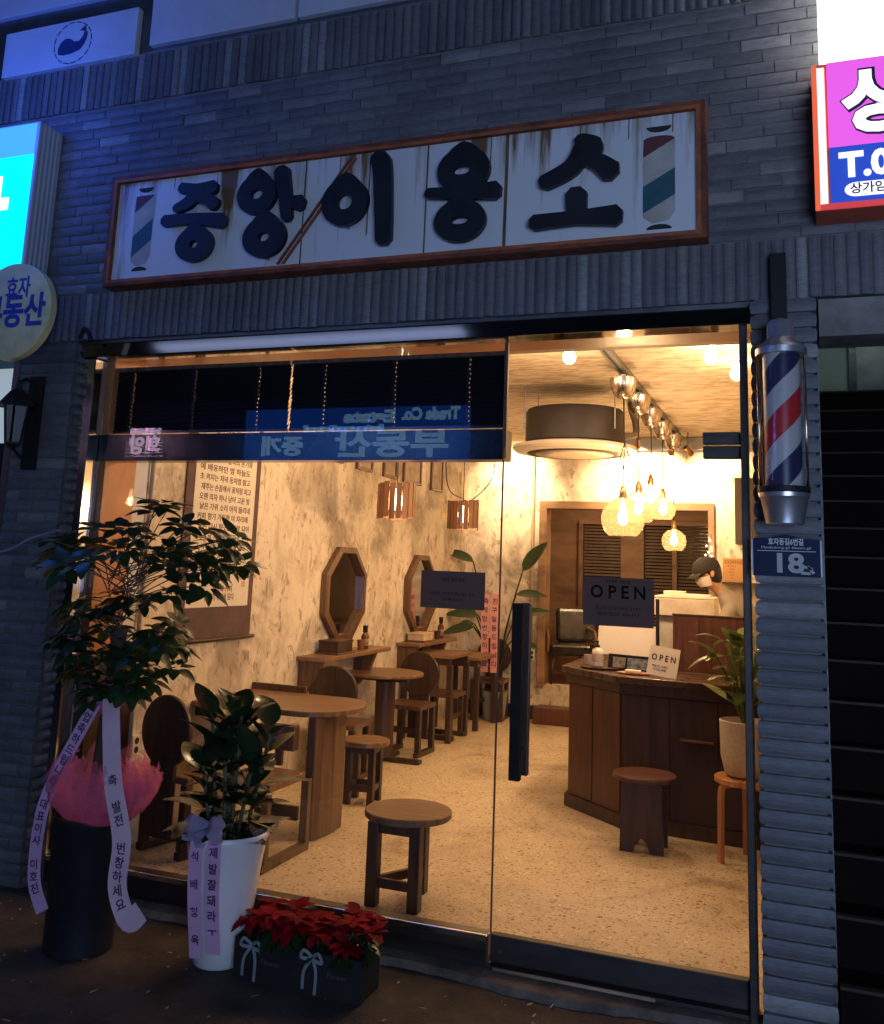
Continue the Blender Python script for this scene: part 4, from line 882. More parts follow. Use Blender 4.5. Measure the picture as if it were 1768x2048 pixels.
outlet(frame_yz(-2.449, .62, .62), 'double power outlet low on the left wall'); outlet(frame_xz(6.649, -1.615, .76), 'double power outlet beside the back doorway')

# ================================================================== TABLES AND SEATS
def capsule_table():
    t = thing('half_round_table', 'light topped peninsula table with a rounded nose by the window', 'table', (-1.9, 1.5, .05))
    y0, y1, zt = 1.16, 1.90, .815; r = (y1 - y0) / 2; xc = -1.40 - r * .75
    p = [(-2.446, y0), (xc, y0)] + [(xc + r * .75 * math.sin(a), (y0 + y1) / 2 - r * math.cos(a)) for a in [math.pi * i / 20 for i in range(1, 20)]] + [(xc, y1), (-2.446, y1)]
    MB().prism(p, zt - .035, zt, Matrix.Identity(4)).build('tabletop', W_MIDX, t, bevel=.006)
    q = [(-1.60, 1.20), (-1.54, 1.20), (-1.515, 1.26), (-1.505, 1.41), (-1.515, 1.58), (-1.545, 1.64), (-1.60, 1.64)]
    MB().prism(q, .051, zt - .036, Matrix.Identity(4)).build('leg', W_MID, t, bevel=.01)
    BX('wall_cleat', W_DARK, t, -2.446, -2.36, y0 + .05, y1 - .05, zt - .1, zt - .036)
    BX('upstand', W_MID, t, -2.446, -2.0, y1 + .001, y1 + .02, zt - .02, zt + .045)
capsule_table()
ct = thing('round_pedestal_table', 'small dark round table on a thick column near the wall', 'table', (-2.14, 3.64, .05))
MB().lathe([(.0, .722), (.325, .722), (.335, .730), (.335, .745), (.33, .75)], (-2.14, 3.64, .05), 56).build('tabletop', W_MIDX, ct, smooth=True, auto=35)
BX('batten', W_DARK, ct, -2.36, -1.92, 3.60, 3.68, .72, .771)
MB().lathe([(.088, .035), (.088, .67)], (-2.14, 3.64, .05), 28).build('column', W_DARK, ct, smooth=True, auto=40)
fx = MB(); fx.box(-2.40, -1.78, 3.60, 3.68, .051, .085); fx.box(-2.18, -2.10, 3.34, 3.94, .0511, .0849); pieces(fx, 'foot', W_DARK, ct, bevel=.006)
def square_table(x0, x1, y0, y1, zt, lab):
    t = thing('square_table', lab, 'table', ((x0 + x1) / 2, (y0 + y1) / 2, .05), 'square wooden tables at the back left')
    BX('tabletop', W_MIDX, t, x0, x1, y0, y1, zt - .035, zt)
    for xx in (x0 + .04, x1 - .04):
        for yy in (y0 + .04, y1 - .04): BX('leg', W_DARK, t, xx - .027, xx + .027, yy - .027, yy + .027, .051, zt - .1)
    a = MB(); a.box(x0 + .03, x1 - .03, y0 + .02, y0 + .045, zt - .098, zt - .036); a.box(x0 + .03, x1 - .03, y1 - .045, y1 - .02, zt - .098, zt - .036); pieces(a, 'apron', W_DARK, t)
square_table(-2.44, -1.875, 4.65, 5.22, .88, 'taller square wooden table under the far shelf'); square_table(-2.40, -1.86, 5.45, 6.15, .80, 'farthest square wooden table beside the leafy plant')

def make_chair(lab):
    # faces local +y; disc back at local -y
    t = thing('disc_chair', lab, 'chair', (0, 0, 0), 'wooden disc back chairs')
    def b(name, mt, *a): return MB().box(*a).build(name, mt, t, bevel=.005, world=False)
    b('seat', W_MID, -.19, .19, -.18, .20, .405, .445)
    for s_ in (-1, 1):
        x0, x1 = sorted((s_ * .135, s_ * .185))
        b('leg', W_DARK, x0, x1, .13, .18, .046, .404); b('leg', W_DARK, x0, x1, -.18, -.13, .046, .404); b('sled_rail', W_DARK, x0, x1, -.19, .20, .001, .045)
    b('stretcher', W_DARK, -.134, .134, .14, .17, .20, .25)
    b('back_post', W_DARK, -.10, .10, -.212, -.182, .1, .56)
    M = Matrix(((1, 0, 0, 0), (0, 0, 1, -.178), (0, 1, 0, .685), (0, 0, 0, 1)))
    MB().lathe([(.198, 0), (.205, -.006), (.205, -.024), (.198, -.03)], n=40, M=M).build('backrest', W_DARK, t, smooth=True, auto=40, world=False)
    return t
ch = make_chair('dark disc back chair with its back to the street, left of the front table'); ch.location = (-2.14, .74, .05); ch.rotation_euler = (0, 0, R(-12))
dup(ch, (-2.15, 2.80, .05), R(4), 'disc back chair seen over the front table, turned to the column table')
dup(ch, (-2.07, 4.06, .05), R(178), 'disc back chair facing the street behind the column table')
dup(ch, (-2.10, 4.98, .05), R(-90), 'disc back chair half hidden behind the taller square table leg')
dup(ch, (-2.02, 6.35, .05), R(185), 'disc back chair at the farthest square table')
def plank_chair():
    t = thing('plank_chair', 'square wooden chair with a low plank back between window and front table', 'chair', (-1.66, .80, .05))
    BX('seat', W_MIDX, t, -1.86, -1.50, .60, 1.02, .455, .50)
    for x in (-1.84, -1.525):
        for y in (.55, 1.02): BX('leg', W_MID, t, x, x + .05, y, y + .045, .098, .454)
        BX('sled_rail', W_MID, t, x, x + .05, .53, 1.07, .051, .097)
    BX('stretcher', W_DARK, t, -1.789, -1.526, .99, 1.015, .22, .30); BX('backrest', W_MID, t, -1.86, -1.60, 1.03, 1.10, .60, .745)
    BX('back_post', W_MID, t, -1.75, -1.70, 1.07, 1.10, .501, .599)
plank_chair()
def stool(x, y, h, r, name, lab, legs, mt, mtl, lw=.055, rails=True, group='round wooden stools'):
    t = thing(name, lab, 'stool', (x, y, .05), group)
    MB().lathe([(r - .006, h - .036), (r, h - .03), (r, h - .005), (r - .005, h)], (x, y, .05), 48).build('seat', mt, t, smooth=True, auto=35)
    for lx, ly in legs: BX('leg', mtl, t, lx - lw / 2, lx + lw / 2, ly - lw / 2, ly + lw / 2, .051, .05 + h - .037)
    if rails:
        n = len(legs)
        for i in range(n):
            a = Vector((*legs[i], 0)); b = Vector((*legs[(i + 1) % n], 0)); d = (b - a); L = d.length; ang = math.atan2(d.y, d.x)
            for nm, zz, hh in (('stretcher', .14, .045), ('apron', h - .042, .06)):
                M = Matrix.Translation((a.x, a.y, zz)) @ Matrix.Rotation(ang, 4, 'Z'); MB().box(lw * .5, L - lw * .5, -.014, .014, 0, hh, M).build(nm, mtl, t, bevel=.003)
    return t
stool(-.635, .55, .44, .228, 'round_stool', 'round stool with square legs standing alone before the window', [(-.755, .40), (-.525, .40), (-.60, .68)], W_MIDX, W_DARK, .06)
stool(-1.66, 2.22, .44, .175, 'round_stool', 'round stool tucked behind the front table leg', [(-1.58, 2.17), (-1.75, 2.14), (-1.78, 2.34), (-1.60, 2.34)], W_MIDX, W_DARK, .045)
t = thing('counter_stool', 'dark stool with two notched slab legs before the counter', 'stool', (.36, 2.08, .05), 'round wooden stools')
MB().lathe([(.19, .415), (.20, .42), (.20, .44), (.195, .447)], (.36, 2.08, .05), 48).build('seat', W_RED, t, smooth=True, auto=35)
for dx in (0,):
    for yy in (1.965, 2.155):
        q = [(-.135, 0), (-.055, 0), (-.03, .06), (0, .085), (.03, .06), (.055, 0), (.135, 0), (.125, .41), (-.125, .41)]
        MB().prism(q, -.02, .02, frame_xz(yy, .36, .051)).build('leg', W_DEEP, t, bevel=.003)
BX('stretcher', W_DEEP, t, .34, .38, 1.986, 2.134, .3, .37)

# ================================================================== COUNTER
cn = thing('cafe_counter', 'dark wooden corner counter with panelled front near the door', 'counter', (.3, 2.9, .05))
base = [(-.32, 2.90), (.15, 2.475), (1.14, 2.385), (1.14, 3.0), (.5, 3.2), (-.1, 4.1), (-.32, 4.1)]
MB().prism(base, .051, 1.0, Matrix.Identity(4)).build('body', W_DEEP, cn)
topp = [(-.375, 2.875), (.115, 2.42), (1.14, 2.325), (1.14, 3.05), (.55, 3.25), (-.05, 4.2), (-.375, 4.2)]
MB().prism(topp, 1.001, 1.045, Matrix.Identity(4)).build('countertop', mat('counter_top', (.085, .045, .027), .28, c2=(.05, .027, .017), sc=(3, 20, 3)), cn, bevel=.006)
MB().prism([(-.345, 2.885), (.135, 2.455), (1.14, 2.36), (1.14, 2.45), (.2, 2.6), (-.345, 3.0)], .93, 1.0005, Matrix.Identity(4)).build('moulding', W_DARK, cn, bevel=.004)
MB().prism([(-.345, 2.885), (.135, 2.455), (1.14, 2.36), (1.14, 2.45), (.2, 2.6), (-.345, 3.0)], .0512, .14, Matrix.Identity(4)).build('plinth', W_DARK, cn, bevel=.004)
a = Vector((-.32, 2.90, 0)); d = Vector((.47, -.425, 0)); L = d.length; ang = math.atan2(d.y, d.x); M = Matrix.Translation(a) @ Matrix.Rotation(ang, 4, 'Z')
for x0, x1 in ((.015, .30), (.312, .62)): MB().box(x0, x1, -.012, .02, .145, .925, M).build('front_panel', W_RED if 0 else wood('panel_wood_%d' % int(x0 * 100), (.085, .030, .016), (.05, .018, .010)), cn, bevel=.003)
a = Vector((.15, 2.475, 0)); d = Vector((.99, -.09, 0)); ang = math.atan2(d.y, d.x); M = Matrix.Translation(a) @ Matrix.Rotation(ang, 4, 'Z')
for x0, x1 in ((.02, .32), (.33, .64), (.65, .98)): MB().box(x0, x1, -.01, .02, .145, .925, M).build('front_panel', W_DEEP, cn, bevel=.003)
MB().box(.4, .62, -.05, -.012, .66, .675, M).build('drawer_pull', W_MID, cn, bevel=.003)
def rb(name, mt, parent, c, size, rz=0, rx=0, bevel=.004):
    M = Matrix.Translation(c) @ Matrix.Rotation(rz, 4, 'Z') @ Matrix.Rotation(rx, 4, 'X')
    return MB().box(-size[0] / 2, size[0] / 2, -size[1] / 2, size[1] / 2, -size[2] / 2, size[2] / 2, M).build(name, mt, parent, bevel=bevel)
pos = thing('till_screen', 'white back of a tilted till screen on the counter', 'till', (.06, 3.15, 1.046))
rb('screen', mat('white_plastic', (.74, .68, .58), .4, var=.03), pos, (.065, 3.16, 1.235), (.46, .022, .235), R(-8), R(-14)); rb('stand', BLACK, pos, (.06, 3.23, 1.10), (.1, .08, .1), R(-8)); rb('foot', BLACK, pos, (.06, 3.24, 1.053), (.24, .18, .012), R(-8))
bt = thing('lotion_bottle', 'white pump bottle on a round tray at the counter corner', 'bottle', (-.10, 2.86, 1.056))
MB().lathe([(.04, 0), (.043, .006), (.043, .10), (.035, .12), (.016, .13), (.014, .135)], (-.10, 2.86, 1.06), 24).build('body', mat('white_bottle', (.78, .7, .58), .3), bt, smooth=True, auto=50)
MB().lathe([(.016, .135), (.017, .15), (.006, .152), (.006, .18)], (-.10, 2.86, 1.06), 16).build('pump', BLACK, bt, smooth=True, auto=40); rb('nozzle', BLACK, bt, (-.115, 2.86, 1.237), (.045, .014, .012), .3, bevel=.002)
MB().lathe([(.0435, .03), (.0435, .09)], (-.10, 2.86, 1.06), 24, cap0=False, cap1=False).build('label', mat('bottle_label', (.6, .5, .4), .6, c2=(.35, .28, .22), sc=(40, 40, 90)), bt, smooth=True)
o = MB().lathe([(.10, 0), (.155, .004), (.16, .014), (.15, .01), (.01, .008)], (-.065, 2.86, 1.046), 40).build('tray', W_DARK, None, smooth=True, auto=40); tag(o, 'round dark wooden tray under the white pump bottle', 'tray')
cup(-.19, 2.98, 1.046, 'small ceramic mug behind the pump bottle', .038, .08, mat('grey_mug', (.45, .38, .3), .4)); 
pf = thing('photo_card', 'dark framed photo strip leaning below the till screen', 'photo', (.13, 2.82, 1.046))
rb('board', BLACKG, pf, (.135, 2.84, 1.102), (.33, .012, .105), R(-16), R(-10), bevel=0); rb('left_print', mat('print_grey', (.35, .3, .25), .5, c2=(.08, .07, .06), sc=(26, 26, 40)), pf, (.06, 2.852, 1.098), (.10, .004, .075), R(-16), R(-10), 0); rb('right_print', mat('print_blue', (.3, .33, .36), .5, c2=(.03, .035, .05), sc=(18, 18, 40)), pf, (.2, 2.812, 1.098), (.16, .004, .075), R(-16), R(-10), 0)
oc = thing('open_card', 'cream card reading OPEN leaning on the counter', 'card', (.41, 2.56, 1.046))
Mc = Matrix.Translation((.415, 2.575, 1.148)) @ Matrix.Rotation(R(-20), 4, 'Z') @ Matrix.Rotation(R(-10), 4, 'X') @ Matrix.Rotation(R(5), 4, 'Y')
MB().box(-.115, .115, -.002, .002, -.10, .10, Mc).build('card', CREAM, oc)
tx = MB(); text_mesh(tx, 'O P E N', .058, Mc @ frame_xz(-.003, 0, .022), .0003, .0012, .185); text_mesh(tx, '매일 열 시부터', .016, Mc @ frame_xz(-.003, -.02, -.035), .0003, 0, .12); text_mesh(tx, '어서오세요', .016, Mc @ frame_xz(-.003, -.02, -.058), .0003, 0, .1); tx.build('lettering', INK, oc)
sp_ = thing('soap_dish', 'oval wooden dish with a pale soap bar on the counter', 'dish', (.19, 2.62, 1.046))
MB().lathe([(.06, 0), (.10, .006), (.105, .012), (.09, .008), (.01, .007)], n=32, M=Matrix.Translation((.20, 2.61, 1.046)) @ Matrix.Diagonal((1.1, .65, 1, 1))).build('dish', W_ORANGE, sp_, smooth=True); rb('soap', CREAM, sp_, (.20, 2.61, 1.066), (.11, .05, .02), R(-8), 0, .006)
mc = thing('coffee_machine', 'white boxy coffee machine stacked with cups behind the counter', 'coffee machine', (.47, 3.5, 1.046))
rb('body', mat('machine_white', (.7, .62, .5), .35), mc, (.48, 3.5, 1.50), (.45, .42, .13)); rb('lower_body', mat('machine_grey', (.5, .47, .42), .35), mc, (.47, 3.52, 1.24), (.40, .36, .385)); rb('top_rail', CREAM, mc, (.48, 3.5, 1.575), (.45, .42, .016)); rb('cup_stack', CREAM, mc, (.39, 3.48, 1.602), (.16, .16, .036)); rb('cup_stack', WHITE, mc, (.56, 3.46, 1.594), (.22, .2, .02))
MB().tube([(.305, 3.1, 1.046), (.305, 3.1, 1.56)], .014).build('post', BLACK, mc)
rp_ = thing('wooden_screen', 'red brown wooden screen in front of the coffee machine', 'screen', (.72, 3.02, 1.046))
rb('panel', W_RED, rp_, (.71, 2.99, 1.25), (.56, .03, .40), R(-4)); rb('cap', W_DARK, rp_, (.71, 2.99, 1.458), (.57, .04, .014), R(-4))

# coffee notice and dark panel on the back wall
cf = thing('coffee_poster', 'brown paper poster reading COFFEE on the back wall', 'poster', (.63, 6.64, 1.69))
BX('paper', mat('kraft', (.5, .27, .11), .8, var=.08), cf, .535, .76, 6.642, 6.648, 1.69, 1.945, bevel=0)
tx = MB(); text_mesh(tx, 'COFFEE', .05, frame_xz(6.6415, .648, 1.90), .0004, .001, .19)
for i in range(5): text_mesh(tx, ('아메리카노', '라떼', '바닐라', '모카', '차')[i], .022, frame_xz(6.6415, .63, 1.855 - .032 * i), .0003, 0)
tx.build('lettering', mat('rust_print', (.2, .06, .025), .8), cf)
o = BX('wall_cabinet', W_DARK, None, .69, 1.155, 6.3, 6.645, 2.09, 2.80); tag(o, 'dark brown cabinet high at the right of the back wall', 'cabinet')
o = BX('poster_shelf', W_DARK, None, .53, 1.155, 6.45, 6.645, 1.665, 1.685); tag(o, 'thin dark shelf under the coffee poster', 'shelf')
fl = MB()
lg = thing('fairy_lights', 'short string of tiny warm lights by the back doorway', 'string lights', (.44, 6.58, 1.9))
MB().tube(smooth_path([(.42, 6.585, 2.2), (.40, 6.58, 2.12), (.36, 6.58, 2.02), (.38, 6.58, 1.9)]), .002, 5).build('wire', BLACK, lg)
for x, z in ((.405, 2.13), (.37, 2.07), (.39, 2.0), (.36, 1.97), (.42, 1.96), (.38, 1.9), (.43, 1.92)): fl.ball((x, 6.575, z), .008, 8)
pieces(fl, 'bulb', EMS, lg)

# black armchair in the back room
ar = thing('black_armchair', 'black leather armchair with wooden arms in the back room', 'armchair', (-1.3, 7.05, .44))
LE = mat('black_leather', (.02, .016, .014), .25, var=.3)
rb('seat', LE, ar, (-1.28, 7.0, .83), (.50, .50, .13), R(25), 0, .03); rb('backrest', LE, ar, (-1.22, 7.24, 1.09), (.50, .10, .40), R(25), R(-8), .04)
for dx, dy in ((-.2, -.2), (.2, -.2), (-.2, .2), (.2, .2)):
    v = Matrix.Rotation(R(25), 4, 'Z') @ Vector((dx, dy, 0)); MB().tube([(-1.28 + v.x, 7.0 + v.y, .78), (-1.28 + v.x * 1.15, 7.0 + v.y * 1.15, .442)], [.02, .012]).build('leg', W_DEEP, ar, smooth=True)
for s_ in (-1, 1):
    v = [Matrix.Rotation(R(25), 4, 'Z') @ Vector((s_ * .28, y, 0)) for y in (-.25, .0, .25)]
    MB().tube(smooth_path([(-1.28 + v[0].x, 7.0 + v[0].y, .80), (-1.28 + v[0].x, 7.0 + v[0].y, 1.02), (-1.28 + v[1].x, 7.0 + v[1].y, 1.05), (-1.28 + v[2].x, 7.0 + v[2].y, 1.07)]), .022).build('arm', W_MID, ar, smooth=True)

# ================================================================== PLANTS
LG = leaf_mat('schefflera_leaf', (.034, .075, .022), (.010, .026, .010), .32, .25); LR = leaf_mat('rubber_leaf', (.028, .055, .02), (.016, .034, .014), .22, .08)
LB = leaf_mat('palm_leaf', (.04, .075, .028), (.024, .045, .018), .35); LP = leaf_mat('light_leaf', (.14, .20, .05), (.06, .11, .03), .35)
BARK = mat('bark', (.12, .085, .055), .85, bump=.4)
SOIL = mat('soil', (.035, .025, .018), .95, bump=.6)
PAPER_L = mat('lilac_ribbon', (.66, .38, .56), .35, var=.06); PAPER_W = mat('pale_ribbon', (.78, .52, .58), .4, var=.05)
p1 = thing('umbrella_plant', 'tall leafy umbrella plant in a black pot with pink net and ribbons', 'potted plant', (-1.76, -.55, 0))
X0, Y0 = -1.765, -.55
MB().lathe([(.14, .0), (.15, .006), (.155, .54), (.162, .55), (.162, .572), (.15, .572), (.147, .53), (.01, .53)], (X0, Y0, .001), 40).build('pot', BLACKG if 0 else mat('black_pot', (.014, .016, .02), .35), p1, smooth=True, auto=40)
MB().tube(smooth_path([(X0, Y0, .5), (X0 + .03, Y0, .8), (X0 + .05, Y0, 1.1), (X0 + .06, Y0 + .01, 1.4)]), .036, 12).build('support_pole', mat('coir_pole', (.06, .04, .03), .95, bump=.6), p1, smooth=True)
stm = MB(); fol = MB(); rnd = random.Random(11)
def umbel(c, d, n, L, W, droop):
    d = Vector(d).normalized(); a = d.cross(Vector((0, 0, 1)))
    if a.length < .1: a = Vector((1, 0, 0))
    a.normalize(); b = d.cross(a); ph = rnd.random() * 6
    for i in range(n):
        t = ph + 2 * math.pi * i / n + rnd.uniform(-.2, .2); r = math.cos(t) * a + math.sin(t) * b
        q = (r + d * rnd.uniform(.0, .35) - Vector((0, 0, droop * rnd.uniform(.3, 1)))).normalized(); l = L * rnd.uniform(.75, 1.15)
        st_ = Vector(c) + q * .025; leaf(fol, st_, q, d + Vector((0, 0, .4)), l, l * W, rnd.uniform(.1, .5), .12, 6, .62)
targets = []
for i in range(40):       # flat topped upper canopy
    a = rnd.random() * 2 * math.pi; r = .50 * math.sqrt(rnd.random()); targets.append((X0 + .16 + r * math.cos(a) * 1.02, Y0 + r * math.sin(a) * .7, rnd.uniform(1.74, 1.93) - r * .12, rnd.uniform(.08, .125), .56))
for i in range(4): targets.append((X0 + .17 + rnd.uniform(-.12, .12), Y0 + rnd.uniform(-.1, .1), rnd.uniform(1.94, 2.0), .12, .6))
for i in range(58):       # dense lower mass
    a = rnd.random() * 2 * math.pi; h = rnd.random(); r = (.10 + .22 * math.sin(math.pi * min(1, h * 1.15))) * math.sqrt(rnd.random()); targets.append((X0 + .07 + r * math.cos(a) * 1.05, Y0 + r * math.sin(a) * .85, 1.12 + .48 * h, rnd.uniform(.065, .11), .55))
for x, z in ((-2.06, 1.45), (-2.02, 1.52), (-2.1, 1.48), (-1.45, 1.40), (-1.42, 1.33), (-1.48, 1.55), (-1.40, 1.58), (-1.32, 1.62), (-1.52, 1.28), (-1.42, 1.24), (-1.6, 1.15), (-1.72, 1.10), (-1.83, 1.12), (-1.2, 1.70), (-1.24, 1.62), (-2.1, 1.76), (-2.05, 1.68), (-1.9, 1.30), (-1.95, 1.2), (-1.52, 1.18)): targets.append((x, Y0 + rnd.uniform(-.12, .12), z, rnd.uniform(.09, .12), .58))
for x, y, z, L, W in targets:
    hi = z > 1.66
    s0 = Vector((X0 + .055 + (.10 if hi else 0) * rnd.uniform(-1, 1), Y0, 1.54 + rnd.random() * .12 if hi else max(1.0, z - rnd.uniform(.05, .2)))); e = Vector((x, y, z)); mid = (s0 + e) / 2 + Vector((0, 0, .03))
    stm.tube(smooth_path([s0, mid, e], 4), .0028, 5); umbel(e, (e - s0).normalized() * .8 + Vector((rnd.uniform(-.5, .5), rnd.uniform(-.7, .3), 1.1 if hi else .8)), rnd.choice((6, 7, 8)), L, W, .18 if hi else .42)
stm.build('stems', BARK, p1, smooth=True); fol.build('foliage', LG, p1, smooth=True)
nt_ = MB()
for k_ in range(5):
    rows = []
    for j in range(10):
        t = j / 9; row = []
        for i in range(120):
            a = 2 * math.pi * i / 120; ru = 1 + (.10 * math.sin(a * (5 + k_) + k_ * 2.1) + .07 * math.sin(a * (17 + 3 * k_) + k_) + .04 * math.sin(a * 41 + 5 * k_)) * (.25 + t)
            rr = (.140 + .078 * math.sin(t * 2.6) - .028 * t * (3 - k_)) * ru; zz = .555 + t * (.12 + .032 * k_) + (.035 * math.sin(a * (5 + k_) + k_ * 1.3) + .02 * math.sin(a * 13)) * t
            rr *= 1 + (.2 + t) * .07 * (rnd.random() - .5) * 2; zz += t * .022 * (rnd.random() - .5) * 2
            row.append((X0 + .055 + rr * math.cos(a) * 1.02, Y0 + rr * math.sin(a) * .9, zz))
        rows.append(row)
    nt_.grid(rows, True)
nt_.build('net_wrap', net_mat('pink_net', (.86, .26, .46), .30), p1, smooth=True)
bw = MB(); bw.lathe([(.05, 1.02), (.075, 1.06), (.06, 1.10), (.09, 1.16)], (X0 + .035, Y0, 0), 14, cap0=False, cap1=False); bw.build('pink_wrap', net_mat('pink_wrap', (.75, .18, .45), .9), p1, smooth=True)
def lettered_ribbon(parent, pts, wd, mtl, chars, size, name='ribbon', t0=.35, t1=.95, nrm=(.15, -1, .1)):
    P = smooth_path(pts, 8); mb = MB(); W = [wd] * len(P); W[0] = wd * .6
    ribbon(mb, P, W, nrm); o_ = mb.build(name, mtl, parent, smooth=True)
    tx_ = MB(); nv = Vector(nrm).normalized(); cum = [0.0]
    for a_, b_ in zip(P, P[1:]): cum.append(cum[-1] + (b_ - a_).length)
    for i, c in enumerate(chars):
        t = t0 + (t1 - t0) * i / max(1, len(chars) - 1); L_ = t * cum[-1]; k_ = max(q for q in range(len(P) - 1) if cum[q] <= L_ + 1e-9); p = P[k_].lerp(P[k_ + 1], (L_ - cum[k_]) / max(1e-6, cum[k_ + 1] - cum[k_]))
        d = (P[k_ + 1] - P[k_]).normalized(); s_ = d.cross(nv).normalized(); n_ = s_.cross(d).normalized()
        if n_.y > 0: n_ = -n_
        s_ = (-d).cross(n_).normalized(); M = Matrix((s_, -d, n_)).transposed().to_4x4(); M.translation = p + n_ * .004
        if c != ' ': text_mesh(tx_, c, size, M, .0003, .001)
    tx_.build('lettering', mat('ribbon_ink', (.07, .02, .09), .6), o_)
lettered_ribbon(p1, [(X0 + .04, -.60, 1.12), (X0 + .0, -.66, .97), (-1.86, -.71, .72), (-1.885, -.735, .56), (-1.885, -.735, .33), (-1.82, -.735, .20)], .062, PAPER_L, list('개업축하드립니다 대표이사 이호진'), .046, 'ribbon', .08, .90)
lettered_ribbon(p1, [(X0 + .09, -.60, 1.12), (-1.60, -.66, .93), (-1.52, -.72, .76), (-1.43, -.745, .55), (-1.43, -.745, .36), (-1.36, -.745, .24), (-1.30, -.745, .285)], .088, PAPER_W, list('축 발전 번창하세요'), .05, 'ribbon', .38, .86)

p2 = thing('rubber_plant', 'rubber plant with broad dark leaves in a tall white pot', 'potted plant', (-1.12, -.40, 0))
X1, Y1 = -1.125, -.40
MB().lathe([(.098, .0), (.11, .008), (.125, .12), (.155, .36), (.176, .51), (.186, .528), (.186, .545), (.178, .55), (.168, .535), (.150, .47), (.01, .47)], (X1, Y1, .001), 48).build('pot', WHITE, p2, smooth=True, auto=60)
MB().lathe([(.001, .485), (.152, .48)], (X1, Y1, 0), 24, cap0=False, cap1=False).build('soil', SOIL, p2)
stm = MB(); fol = MB(); rnd = random.Random(5)
stems = [((X1 - .05, Y1), (-1.25, -.40), 1.02), ((X1 + .03, Y1 - .02), (-1.07, -.44), 1.06), ((X1 + .05, Y1 + .05), (-.96, -.36), .98), ((X1 - .03, Y1 + .04), (-1.16, -.33), 1.0), ((X1 + .02, Y1 - .05), (-1.12, -.47), .86), ((X1 - .06, Y1 - .03), (-1.24, -.46), .82), ((X1 + .06, Y1 - .03), (-.99, -.46), .84), ((X1, Y1), (-1.12, -.40), .98)]
for (bx, by), (tx0, ty0), hz in stems:
    pts = [(bx, by, .47), ((bx + tx0) / 2, (by + ty0) / 2, (.47 + hz) / 2), (tx0, ty0, hz)]; P = smooth_path(pts, 6); stm.tube(P, .009, 8)
    n = 12; a0 = rnd.random() * 6
    for i in range(n):
        t = .12 + .88 * i / (n - 1); f_ = t * (len(P) - 1); k_ = min(int(f_), len(P) - 2); p = P[k_].lerp(P[k_ + 1], f_ - k_)
        a = a0 + i * 2.4 + rnd.uniform(-.3, .3); el = rnd.uniform(.0, .5) + .75 * t * t; dd = Vector((math.cos(a) * math.cos(el), math.sin(a) * math.cos(el), math.sin(el)))
        L = rnd.uniform(.17, .25); leaf(fol, p + dd * .02, dd, (0, 0, 1) if el < 1 else (-math.cos(a), -math.sin(a), .2), L, L * .54, rnd.uniform(.15, .7), .22, 8, .75)
        stm.tube([p, p + dd * .03], .003, 5)
stm.build('stems', mat('green_stem', (.10, .09, .04), .6), p2, smooth=True); fol.build('foliage', LR, p2, smooth=True)
lettered_ribbon(p2, [(-1.15, -.56, .585), (-1.155, -.595, .50), (-1.143, -.595, .30), (-1.125, -.575, .075)], .062, PAPER_L, list('석배형욱'), .042, 'ribbon', .22, .86)
lettered_ribbon(p2, [(-1.08, -.57, .60), (-1.06, -.60, .50), (-1.055, -.595, .30), (-1.045, -.57, .10)], .064, PAPER_L, list('제발잘돼라ㅜ'), .046, 'ribbon', .2, .82)
bo = MB()
for a, L in ((200, .10), (160, .09), (20, .085), (330, .08), (250, .07)):
    c = Vector((-1.11, -.585, .60)); d = Vector((math.cos(R(a)), -.25, math.sin(R(a)))); 
    ribbon(bo, smooth_path([c, c + d * L * .6 + Vector((0, -.03, .02)), c + d * L, c + d * L * .5 + Vector((0, .0, -.02))], 4), [.045] * 13, (.2, -.8, .5))
bo.build('bow', net_mat('organza', (.55, .50, .70), .75), p2, smooth=True)

pn = thing('poinsettia_planter', 'low dark planter of red poinsettias tied with pale bows', 'planter', (-.68, -.43, 0))
pb = MB(); xa, xb, ya, yb_ = -.975, -.385, -.52, -.33
pb.box(xa, xb, ya, ya + .015, .004, .165); pb.box(xa, xb, yb_ - .015, yb_, .004, .165); pb.box(xa, xa + .015, ya + .015, yb_ - .015, .004, .165); pb.box(xb - .015, xb, ya + .015, yb_ - .015, .004, .165); pb.box(xa + .015, xb - .015, ya + .015, yb_ - .015, .004, .13)
pb.build('box', mat('dark_planter', (.020, .019, .018), .6, spec=.25), pn)
fr_, fg = MB(), MB(); rnd = random.Random(9)
for i in range(24):
    x = xa + .02 + (xb - xa - .02) * (i + .5) / 24 + rnd.uniform(-.02, .02); y = rnd.uniform(ya - .01, yb_); z = rnd.uniform(.215, .285); c = Vector((x, y, z)); ph = rnd.random() * 6
    for q in range(11):
        a = ph + q * 2.4; el = rnd.uniform(-.35, .5); L = rnd.uniform(.06, .105); d = Vector((math.cos(a) * math.cos(el), math.sin(a) * math.cos(el), math.sin(el))); leaf(fr_, c + d * .005, d, (0, 0, 1), L, L * .52, rnd.uniform(.2, .6), .15, 5, .8)
    for q in range(6):
        a = ph + q * 1.1; d = Vector((math.cos(a), math.sin(a), -.35)); leaf(fg, c - Vector((0, 0, .05)), d, (0, 0, 1), rnd.uniform(.06, .1), .05, .4, .15, 5)
    fg.tube([(x, y, .13), c], .004, 5)
fr_.build('bracts', leaf_mat('red_bract', (.30, .002, .014), (.12, .001, .008), .7, .12, .08), pn, smooth=True); fg.build('leaves', LG, pn, smooth=True)
RB = mat('pale_bow', (.22, .26, .25), .4, var=.06)
